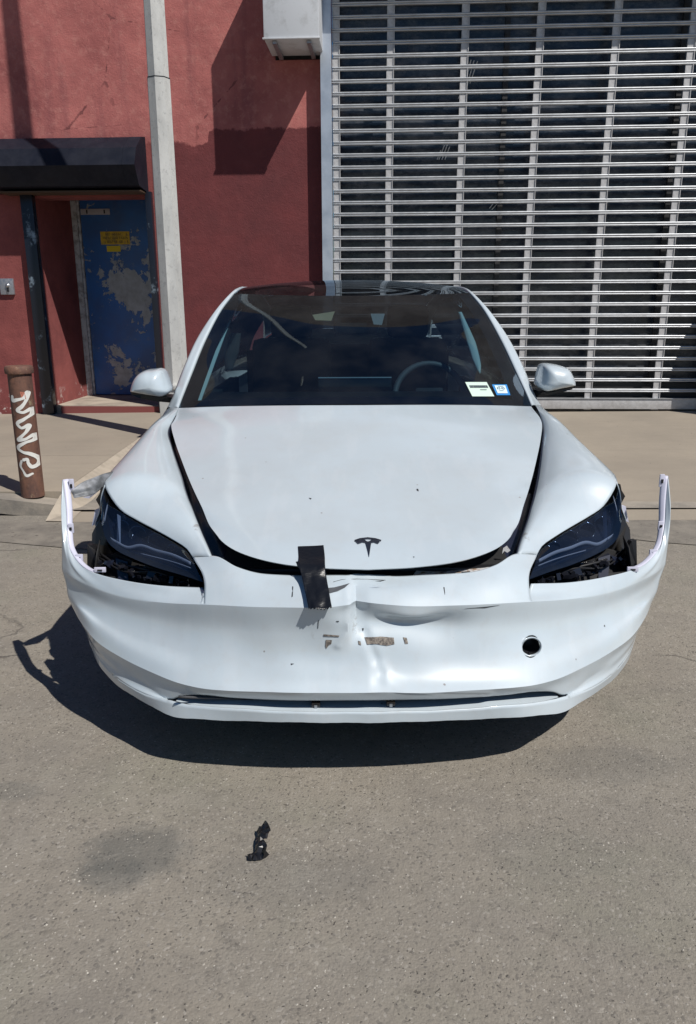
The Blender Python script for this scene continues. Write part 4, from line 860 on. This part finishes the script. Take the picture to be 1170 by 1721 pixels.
q = [(-0.2028,0.07,0.6394),(-0.1944,0.07,0.6411),(-0.1894,0.06,0.6181),(-0.1978,0.065,0.627)]; mesh('tape_tag', q, [(0,1,2,3)], TAPE, car)
ST = [[(-0.9702,0.52,0.7424),(-0.9353,0.56,0.7655),(-0.8984,0.62,0.7726),(-0.8671,0.7,0.7742)], [(-0.9694,0.52,0.7302),(-0.9302,0.55,0.7431),(-0.8926,0.61,0.758),(-0.8593,0.7,0.7677)], [(-0.9592,0.515,0.717),(-0.9194,0.54,0.7187),(-0.8965,0.6,0.7268),(-0.8635,0.69,0.7591)]]
G = vgrid([cr(r, 26) for r in ST], 12); i2, j2 = np.meshgrid(np.arange(12), np.arange(26), indexing='ij'); G[..., 2] += np.sin(j2*.5+i2*.6)*.0015; G[..., 1] += np.sin(j2*.35-i2*.8)*.003
patch('silver_tape_strip', G, STAPE, car, .001)
q = [(-0.937,0.52,0.7177),(-0.9154,0.54,0.7187),(-0.901,0.58,0.7233),(-0.9203,0.54,0.7084)]; mesh('tape_tag', q, [(0,1,2,3)], PRIMER, car)

# ---- windscreen, roof, pillars ----
WC = [(-0.0042,1.28,0.9286),(-0.0041,1.5,1.0523),(-0.0046,1.72,1.1833),(-0.003,1.93,1.2804),(-0.001,2.17,1.3788)]; WE = [(0.7987,1.5,0.8888),(0.7771,1.76,1.0189),(0.738,2.0,1.1746),(0.6803,2.18,1.3137),(0.6317,2.32,1.3938)]
def arch(c, e, n=31, p=2.0, q=2.15): return crown(c, e, p, q, n)
ws = [arch(c, e) for c, e in zip(WC, WE)]; WSG = vgrid(ws, 30); WSG = np.concatenate([mirG(WSG)[:, ::-1][:, :-1], WSG], 1)
wsc = patch('windscreen', WSG, GLASS, car); WT = bvh(wsc)
RE = [WE[-1], [(0.6204,2.5,1.4219)][0], (.585, 2.9, 1.43), (.57, 3.4, 1.385), (.555, 3.9, 1.27), (.57, 4.25, 1.13)]
RC = [WC[-1], [(0.0043,2.6,1.4663)][0], (0, 3.0, 1.465), (0, 3.5, 1.42), (0, 3.95, 1.31), (0, 4.35, 1.15)]
rg = [arch(c, e) for c, e in zip(RC[:4], RE[:4])]; G = vgrid(rg, 24); G = np.concatenate([mirG(G)[:, ::-1][:, :-1], G], 1); roofp = patch('glass_roof', G, ROOFG, car)
rg = [arch(c, e) for c, e in zip(RC[3:], RE[3:])]; G = vgrid(rg, 16); G = np.concatenate([mirG(G)[:, ::-1][:, :-1], G], 1); patch('rear_window', G, ROOFG, car)
# black ceramic border of the windscreen
def border(a0, a1, rows, nm):
    g = []
def lerpG(u, v):   # u 0..1 across from left to right, v 0..1 upward
    a = u*(WSG.shape[1]-1); b = v*(WSG.shape[0]-1); i, j = int(min(b, WSG.shape[0]-2)), int(min(a, WSG.shape[1]-2)); fa, fb = a-j, b-i
    return WSG[i, j]*(1-fa)*(1-fb)+WSG[i, j+1]*fa*(1-fb)+WSG[i+1, j]*(1-fa)*fb+WSG[i+1, j+1]*fa*fb
FR = mat('black_ceramic_border', (.006, .007, .012), .25)
def fr(us, nm='ceramic_border'):
    G = np.array([[lerpG(u, v)+np.array([0, .004, -.002]) for (u, v) in row] for row in us]); patch(nm, G, FR, wsc)
vs_ = np.linspace(0, 1, 30); us_ = np.linspace(0, 1, 50)
fr([[(u, v) for u in us_] for v in (0, .03, .055)])
for s_ in (0, 1): fr([[((1-k) if s_ else k, v) for v in vs_] for k in (0, .03, .052)])
# pillars and roof rails
PO = [(0.88,1.62,0.8674),(0.8676,1.68,0.905),(0.8288,1.84,1.0466),(0.7842,2.05,1.1902),(0.7042,2.21,1.3257),(0.6462,2.35,1.4004),(0.6237,2.5,1.4251)]+[(.625, 2.9, 1.42), (.615, 3.4, 1.365), (.62, 3.9, 1.24), (.66, 4.3, 1.07)]
PI = [(0.799,1.5,0.8834),(0.8008,1.57,0.91),(0.7824,1.77,1.0152),(0.7432,2.01,1.1712),(0.6854,2.19,1.3106),(0.6366,2.33,1.3924),(0.6172,2.5,1.4187)]+[(.583, 2.9, 1.428), (.568, 3.4, 1.38), (.553, 3.9, 1.26), (.568, 4.25, 1.125)]
for sgn in (1, -1):
    a, b = cr(PI, 80), cr(PO, 80); m_ = (a+b)/2+np.array([.004, -.004, .006]); dn = b+np.array([.012, .012, -.03]); dn2 = dn+np.array([-.01, .005, -.012])
    G = vgrid([a+np.array([0, .004, -.008]), a, m_, b, dn, dn2], 16)
    if sgn < 0: G = mirG(G)
    join_patches('roof_pillar', [(G, sgn < 0)], PAINT, car, .0, 60)
    # side glass
    st_y = [1.66, 2.0, 2.4, 2.85, 3.3, 3.75, 4.15]
    bel = [(.85, 1.62, .88), (.848, 2.0, .905), (.845, 2.5, .925), (.835, 3.0, .94), (.81, 3.6, .95), (.77, 4.1, .95)]
    A = cr([tuple(p) for p in dn2[4:66]], 60); B = cr(bel, 60)
    G = vgrid([A, (A+B)/2+np.array([.02, 0, 0]), B], 8)
    if sgn < 0: G = mirG(G)
    patch('side_window', G, ROOFG, car)
    Ys = [1.60, 1.9, 2.3, 2.68, 3.05, 3.3, 3.5, 3.7, 3.9, 4.08, 4.3, 4.5, 4.62, 4.70]
    def X_(z, y):
        t = max(0, (y-3.6)/1.1); w0 = {0: .855, 1: .905, 2: .922, 3: .925, 4: .89}[z]; return w0-(.22 if z else .3)*t**2.2
    rws = []
    for z in range(5):
        r = []
        for y in Ys:
            belt = .89+.07*min(1, (y-1.6)/1.8)-.05*max(0, (y-4.4)/.3); zb = zarch(y, 3.715)
            zz_ = (belt, belt-.07, .66, max(zb+.002, .42 if abs(y-3.715) > .37 else zb+.02), zb)[z]; zz_ = max(zz_, zb)
            r.append((X_(z, y), y, zz_))
        rws.append(np.array(r))
    for nm_, i0, i1 in (('front_door', 0, 3), ('rear_door', 3, 6), ('quarter_panel', 6, 13)):
        sub = []
        for r in rws:
            q = r[i0:i1+1].copy(); q[0, 1] += .003; q[-1, 1] -= .003; sub.append(cr(q, 30))
        G = vgrid(sub, 20)
        if sgn < 0: G = mirG(G)
        join_patches(nm_, [(G, sgn < 0)], PAINT, car, .003, 40)
    MB().box(.78*sgn-.03, .78*sgn+.03, 1.75, 3.3, .2, .86).make('inner_side', DARK, car)
tr_ = [[(0, 4.35, 1.15), (.35, 4.32, 1.14), (.57, 4.25, 1.12), (.66, 4.2, 1.06)], [(0, 4.62, 1.12), (.35, 4.58, 1.11), (.6, 4.5, 1.06), (.7, 4.42, .98)], [(0, 4.71, 1.06), (.35, 4.69, 1.05), (.6, 4.62, .98), (.72, 4.5, .92)], [(0, 4.70, .8), (.35, 4.68, .8), (.6, 4.64, .8), (.70, 4.6, .8)], [(0, 4.72, .5), (.35, 4.71, .5), (.6, 4.66, .5), (.7, 4.62, .5)], [(0, 4.66, .25), (.35, 4.65, .25), (.6, 4.62, .25), (.7, 4.58, .25)]]
G = vgrid([cr(r, 20) for r in tr_], 30); G = np.concatenate([mirG(G)[:, ::-1][:, :-1], G], 1); patch('boot_lid', G, PAINT, car)
MB().box(-.76, .76, .42, 4.55, .16, .20).make('underbody', DARK, car)
MB().box(-.42, .42, .16, .45, .17, .42).make('radiator_support', DARK, car)
MB().bbox(-.36, .36, .11, .16, .42, .54, .02).make('crash_beam', BLACK, car, auto=30)
MB().box(-.58, .58, .5, 1.45, .2, .62).make('bay_block', DARK, car)
for sgn in (1, -1):
    for yc in (.84, 3.715):
        wh = empty('wheel'); wh.parent = car; wh.location = ((.775 if yc < 1 else .80)*sgn, yc, .335)
        MB().lathe([(.22, -.11), (.30, -.115), (.33, -.09), (.335, 0), (.33, .09), (.30, .115), (.22, .11)], 'x', n=36).make('tyre', RUBBER, wh, True)
        g = MB().lathe([(.0001, .07*sgn), (.06, .075*sgn), (.22, .10*sgn), (.225, -.05*sgn)], 'x', n=36); g.make('rim', METAL, wh, True)
        g = MB()
        for k in range(5):
            a = 2*math.pi*k/5; R = Matrix.Rotation(a, 3, 'X'); g.box(.085*sgn-.006, .085*sgn+.02, -.03, .03, .03, .21, R, (.085*sgn, 0, 0))
        g.make('spoke', METAL, wh)
    # liner behind the bumper corner
    G = np.array([[(sgn*(.865+(yc-.34)*.22-.04*max(0, (z-.5)/.2)), yc+.02*abs(z-.4), z) for yc in (.34, .39, .435, .475)] for z in (.30, .36, .42, .50, .55, .585)]); patch('corner_liner', G, DARK, car, .003)
    G = np.array([[(sgn*x_, .30+.06*(x_-.6)/.28, z) for x_ in (.55, .7, .80, .866)] for z in (.22, .32, .42, .50)]); patch('corner_liner', G, DARK, car, .003)
    # wheel liner
    G = np.array([[(x*sgn, .84+math.cos(t)*.375, .335+math.sin(t)*.375) for t in np.linspace(-.1, math.pi+.1, 24)] for x in (.60, .905)]); patch('wheel_liner', G, DARK, car)
# ---- cabin ----
MB().prism([(1.40, .55), (1.40, .845), (1.60, .875), (2.02, .90), (2.10, .86), (2.12, .55)], 'x', -.74, .74).make('dashboard', BLACK, car)
ca = MB(); ca.box(-.78, .78, 2.1, 4.2, .28, .33); ca.box(-.76, .76, 3.9, 4.0, .33, 1.0); ca.make('cabin_floor', DARK, car)
for x in (-.37, .37):
    seatp = empty('seat'); seatp.parent = car; seatp.location = (x, 2.75, .33)
    MB().bbox(-.26, .26, -.25, .27, 0, .24, .06).make('cushion', FABRIC, seatp, auto=40)
    g = MB(); g.bbox(-.25, .25, .20, .34, .18, .80, .06); g.make('backrest', FABRIC, seatp, auto=40)
    MB().bbox(-.13, .13, .24, .34, .80, 1.0, .04).make('headrest', FABRIC, seatp, auto=40)
sq = empty('rear_bench'); sq.parent = car; MB().bbox(-.68, .68, 3.3, 3.8, .33, .60, .05).make('cushion', FABRIC, sq, auto=40); MB().bbox(-.68, .68, 3.72, 3.88, .5, 1.05, .05).make('backrest', FABRIC, sq, auto=40)
sc = [(-0.1794,2.02,0.9738),(0.1979,2.02,0.9721)]; scr_ = MB().bbox(sc[0][0], sc[1][0], 2.015, 2.03, sc[0][2]-.2, sc[0][2], .003).make('touch_screen', BLACKG, car, auto=30)
MB().box(sc[0][0], sc[1][0], 2.010, 2.014, sc[0][2]-.004, sc[0][2]+.001).make('screen_edge', mat('pale_screen_edge', (.45, .5, .55), .4), scr_)
# steering wheel
swp = [(0.4069,2.1,0.8578)][0]; stw = empty('steering_wheel'); stw.parent = car; stw.location = swp; stw.rotation_euler = (math.radians(-22), 0, 0)
g = MB(); R_ = .185; n1 = 40
for i in range(n1):
    for j in range(10):
        t, u = 2*math.pi*i/n1, 2*math.pi*j/10; g.v.append(((R_+.016*math.cos(u))*math.cos(t), .016*math.sin(u), (R_+.016*math.cos(u))*math.sin(t)))
for i in range(n1):
    for j in range(10): g.f.append((i*10+j, i*10+(j+1) % 10, ((i+1) % n1)*10+(j+1) % 10, ((i+1) % n1)*10+j))
GRY = mat('grey_wheel_leather', (.10, .105, .11), .5)
g.make('rim', GRY, stw, True); g = MB().bbox(-.08, .08, -.03, .03, -.07, .05, .02); g.make('hub', FABRIC, stw, auto=40); MB().box(-.17, .17, -.008, .008, -.03, .0).make('spoke', FABRIC, stw)
# pale pillar trims
def tubeflat(pts, ws, nm='pillar_trim'):
    P_ = cr(pts, 24); g = MB(); W_ = np.interp(np.linspace(0, 1, 24), np.linspace(0, 1, len(ws)), ws)
    G = np.array([[(p[0]-w_, p[1], p[2]) for p, w_ in zip(P_, W_)], [(p[0], p[1]-.012, p[2]) for p in P_], [(p[0]+w_, p[1], p[2]) for p, w_ in zip(P_, W_)]]); patch(nm, vgrid(list(G), 7), TRIM, car, .004)
tubeflat([(-0.7425,1.66,0.8759),(-0.7429,1.76,0.9262),(-0.73,1.88,1.0007),(-0.705,2.04,1.1069),(-0.674,2.2,1.2115),(-0.6576,2.28,1.2587)], [.010, .020, .022, .021, .017, .010])
tubeflat([(0.623,1.86,1.0053),(0.6212,1.93,1.0642),(0.5999,2.02,1.1565),(0.5728,2.1,1.2491),(0.5588,2.14,1.2964)], [.006, .024, .023, .017, .010])
tubeflat([(-0.786,3.1,0.9235),(-0.7653,3.1,1.045),(-0.7299,3.1,1.1575)], [.02, .05, .03], 'belt_trim')
mp_ = [(-0.1481,2.2,1.2799),(0.1347,2.2,1.2576)]
tanm = mat('tan_matte', (.42, .30, .18), .8); q = [(-0.2095,2.16,1.2837),(-0.0914,2.18,1.3011),(-0.1102,2.13,1.2538),(-0.1936,2.13,1.2571)]; mesh('tan_patch', q, [(0,1,2,3)], tanm, car)  # small tan patch behind the top of the windscreen
q = [(0.0955,2.17,1.2886),(0.1703,2.17,1.2883),(0.1523,2.12,1.2321),(0.109,2.12,1.2353)]; mesh('mirror_mount', q, [(0,1,2,3)], mat('grey_mount', (.22, .23, .24), .6), car)
mr = [(0.0245,2.2,1.2121)][0]; MB().bbox(mr[0]-.12, mr[0]+.12, mr[1]-.02, mr[1]+.01, mr[2]-.03, mr[2]+.03, .012).make('rear_view_mirror', BLACK, car, auto=40)
# stickers
P1 = [(0.5438,1.8,0.9677),(0.6488,1.8,0.9673),(0.6654,1.68,0.9116),(0.5604,1.68,0.9121)]; P2 = [(0.6756,1.8,0.9556),(0.7486,1.8,0.9553),(0.7464,1.7,0.9146),(0.6807,1.7,0.9149)]
def onto(l, T, off=.003):
    C0 = (-.056, -1.98); ca_, sa_ = math.cos(.0137), math.sin(.0137); cc = Vector((C0[0]*ca_+C0[1]*sa_, -C0[0]*sa_+C0[1]*ca_, 1.34)); out = []
    for p in l:
        d = (Vector(p)-cc).normalized(); h = T.ray_cast(cc, d); out.append((h[0] if h[0] is not None else Vector(p))-d*off)
    return out
pap = mat('pale_green_paper', (.55, .68, .60), .6); blu = mat('blue_sticker', (.03, .22, .55), .5); wht = mat('pale_blue_print', (.62, .78, .85), .6); ink = mat('dark_print', (.07, .09, .10), .7)
q = onto(P1, WT, .003); st1 = mesh('registration_paper', q, [(0,1,2,3)], pap, wsc)
def inner(q, u0, u1, v0, v1, lift=.0015):
    q = [Vector(p) for p in q]; f_ = lambda u, v: (q[0].lerp(q[1], u)).lerp(q[3].lerp(q[2], u), v)+Vector((0, -lift, lift)); return [f_(u0, v0), f_(u1, v0), f_(u1, v1), f_(u0, v1)]
random.seed(3); g = MB(); g.add(inner(q, .1, .93, .25, .27), [(0,1,2,3)]); g.add(inner(q, .1, .93, .40, .42), [(0,1,2,3)]); g.add(inner(q, .1, .13, .25, .42), [(0,1,2,3)]); g.add(inner(q, .90, .93, .25, .42), [(0,1,2,3)])
u = .15
while u < .88:
    w_ = random.uniform(.010, .03); g.add(inner(q, u, u+w_, .27, .40), [(0,1,2,3)]); u += w_+random.uniform(.008, .02)
g.add(inner(q, .5, .8, .54, .58), [(0,1,2,3)]); g.make('printed_bars', ink, st1)
q = onto(P2, WT, .003); st2 = mesh('inspection_sticker', q, [(0,1,2,3)], blu, wsc); g = MB(); g.add(inner(q, .12, .85, .12, .85), [(0,1,2,3)]); g.make('sticker_panel', wht, st2)
g = MB()
for (a, b, c_, d_) in ((.22,.28,.33,.5),(.31,.42,.33,.37),(.38,.42,.33,.5),(.31,.38,.48,.52),(.52,.58,.33,.5),(.60,.72,.33,.37),(.68,.72,.33,.5),(.6,.7,.48,.52),(.3,.6,.62,.66),(.3,.7,.22,.25)): g.add(inner(q, a, b, c_, d_, .003), [(0,1,2,3)])
g.make('sticker_print', ink, st2)
# ---- wing mirrors ----
ML = [(-1.0534,1.66,0.9471),(-1.0459,1.66,0.972),(-1.0327,1.66,0.9996),(-1.0085,1.66,1.0269),(-0.977,1.66,1.0419),(-0.9435,1.66,1.0458),(-0.9157,1.66,1.0484),(-0.8994,1.66,1.0443),(-0.8847,1.66,1.0154),(-0.8733,1.66,0.9768),(-0.8685,1.66,0.9435),(-0.8847,1.66,0.9297),(-0.902,1.66,0.9214),(-0.9353,1.66,0.9243),(-0.9739,1.66,0.9301),(-1.0178,1.66,0.9386)]
MR = [(1.0421,1.66,0.9653),(1.0378,1.66,0.9848),(1.0245,1.66,1.0125),(1.0027,1.66,1.0416),(0.971,1.66,1.0541),(0.9369,1.66,1.0612),(0.9087,1.66,1.064),(0.8866,1.66,1.06),(0.8769,1.66,1.0353),(0.8709,1.66,0.9966),(0.8676,1.66,0.9605),(0.8825,1.66,0.9465),(0.9,1.66,0.938),(0.9336,1.66,0.942),(0.9782,1.66,0.9516),(1.0144,1.66,0.9584)]
for nm_, O, s in (('left', ML, -1), ('right', MR, 1)):
    wm = empty('wing_mirror'); wm.parent = car
    O = np.array(O); O2 = cr(np.vstack([O, O[:1]]), 49)[:-1]; c = O2.mean(0)+np.array([-s*.012, 0, -.01])
    rings = []
    for sc_, dy in ((.94, .10), (1.0, .06), (1.0, .02), (.975, -.012), (.90, -.042), (.74, -.066), (.5, -.082), (.25, -.089), (.01, -.091)):
        R2 = c+(O2-c)*sc_; R2[:, 1] = O2[:, 1]+dy; rings.append(np.vstack([R2, R2[:1]]))
    join_patches('mirror_cap', [(vgrid(rings, 26), s > 0)], PAINT, wm, 0, 60)
    base = [(-1.0591,1.68,0.9394),(-0.9962,1.66,0.9302),(-0.9333,1.65,0.9199),(-0.8854,1.66,0.9185),(-0.8634,1.7,0.9109),(-0.8749,1.72,0.8831),(-0.9371,1.66,0.8978),(-1.0115,1.66,0.9122),(-1.0518,1.68,0.9254)] if s < 0 else [(1.0487,1.68,0.9576),(0.9816,1.66,0.9432),(0.923,1.65,0.9334),(0.8891,1.66,0.9325),(0.8619,1.7,0.9395),(0.8751,1.72,0.9002),(0.9267,1.66,0.9197),(0.9907,1.66,0.9334),(1.0355,1.68,0.9436)]
    k = len(base); g = MB(); g.add(list(base)+[(p[0], p[1]+.11, p[2]) for p in base], [tuple(range(k)), tuple(range(k, 2*k))[::-1]]+[(i, (i+1) % k, k+(i+1) % k, k+i) for i in range(k)]); g.make('mirror_base', BLACK, wm)
    g = MB(); p = c; R2 = c+(O2-c)*.9; R2[:, 1] = O2[:, 1]+.101; g.add([tuple(v) for v in R2], [tuple(range(48))]); g.make('mirror_glass', refl_m, wm)
# cowl at the base of the screen
G = vgrid([ws[0][:, :]+np.array([0, -.03, -.02]), ws[0]+np.array([0, .01, -.004])], 3); G = np.concatenate([mirG(G)[:, ::-1][:, :-1], G], 1); patch('cowl', G, BLACK, car)

# ================= SCRAP OF TAPE ON THE ROAD =================
o0 = [(-0.227,1.622,0.0)][0]
scp = empty('tape_scrap', o0, label='crumpled piece of black tape lying on the road in front of the car', cat='tape scrap')
SP = [(-0.254,1.628,0.004),(-0.251,1.614,0.0),(-0.232,1.614,0.0),(-0.216,1.618,0.0),(-0.199,1.628,0.004),(-0.207,1.621,0.02),(-0.206,1.641,0.02),(-0.21,1.651,0.022),(-0.219,1.665,0.02),(-0.208,1.662,0.024),(-0.205,1.677,0.03),(-0.201,1.689,0.03),(-0.213,1.725,0.024),(-0.22,1.735,0.02),(-0.227,1.723,0.018),(-0.23,1.707,0.014),(-0.242,1.713,0.004),(-0.235,1.696,0.01),(-0.239,1.676,0.008),(-0.238,1.652,0.006),(-0.238,1.64,0.003),(-0.246,1.635,0.004)]
cx = sum(p[0] for p in SP)/len(SP); cy = sum(p[1] for p in SP)/len(SP)
bm = bmesh.new(); f_ = bm.faces.new([bm.verts.new((p[0]-o0[0], p[1]-o0[1], p[2])) for p in SP]); bmesh.ops.triangulate(bm, faces=[f_])
bmesh.ops.subdivide_edges(bm, edges=bm.edges[:], cuts=2, use_grid_fill=True); rr = random.Random(2)
bnd = {v for e in bm.edges if len(e.link_faces) < 2 for v in e.verts}
for v in bm.verts:
    v.co.z += .004+(rr.random()*.012 if v not in bnd else rr.random()*.004)
me = bpy.data.meshes.new('film'); bm.to_mesh(me); bm.free(); CT = mat('shiny_black_tape', (.012, .012, .014), .22); o = link('film', me, CT, scp, False); md = o.modifiers.new('t', 'SOLIDIFY'); md.thickness = .0006
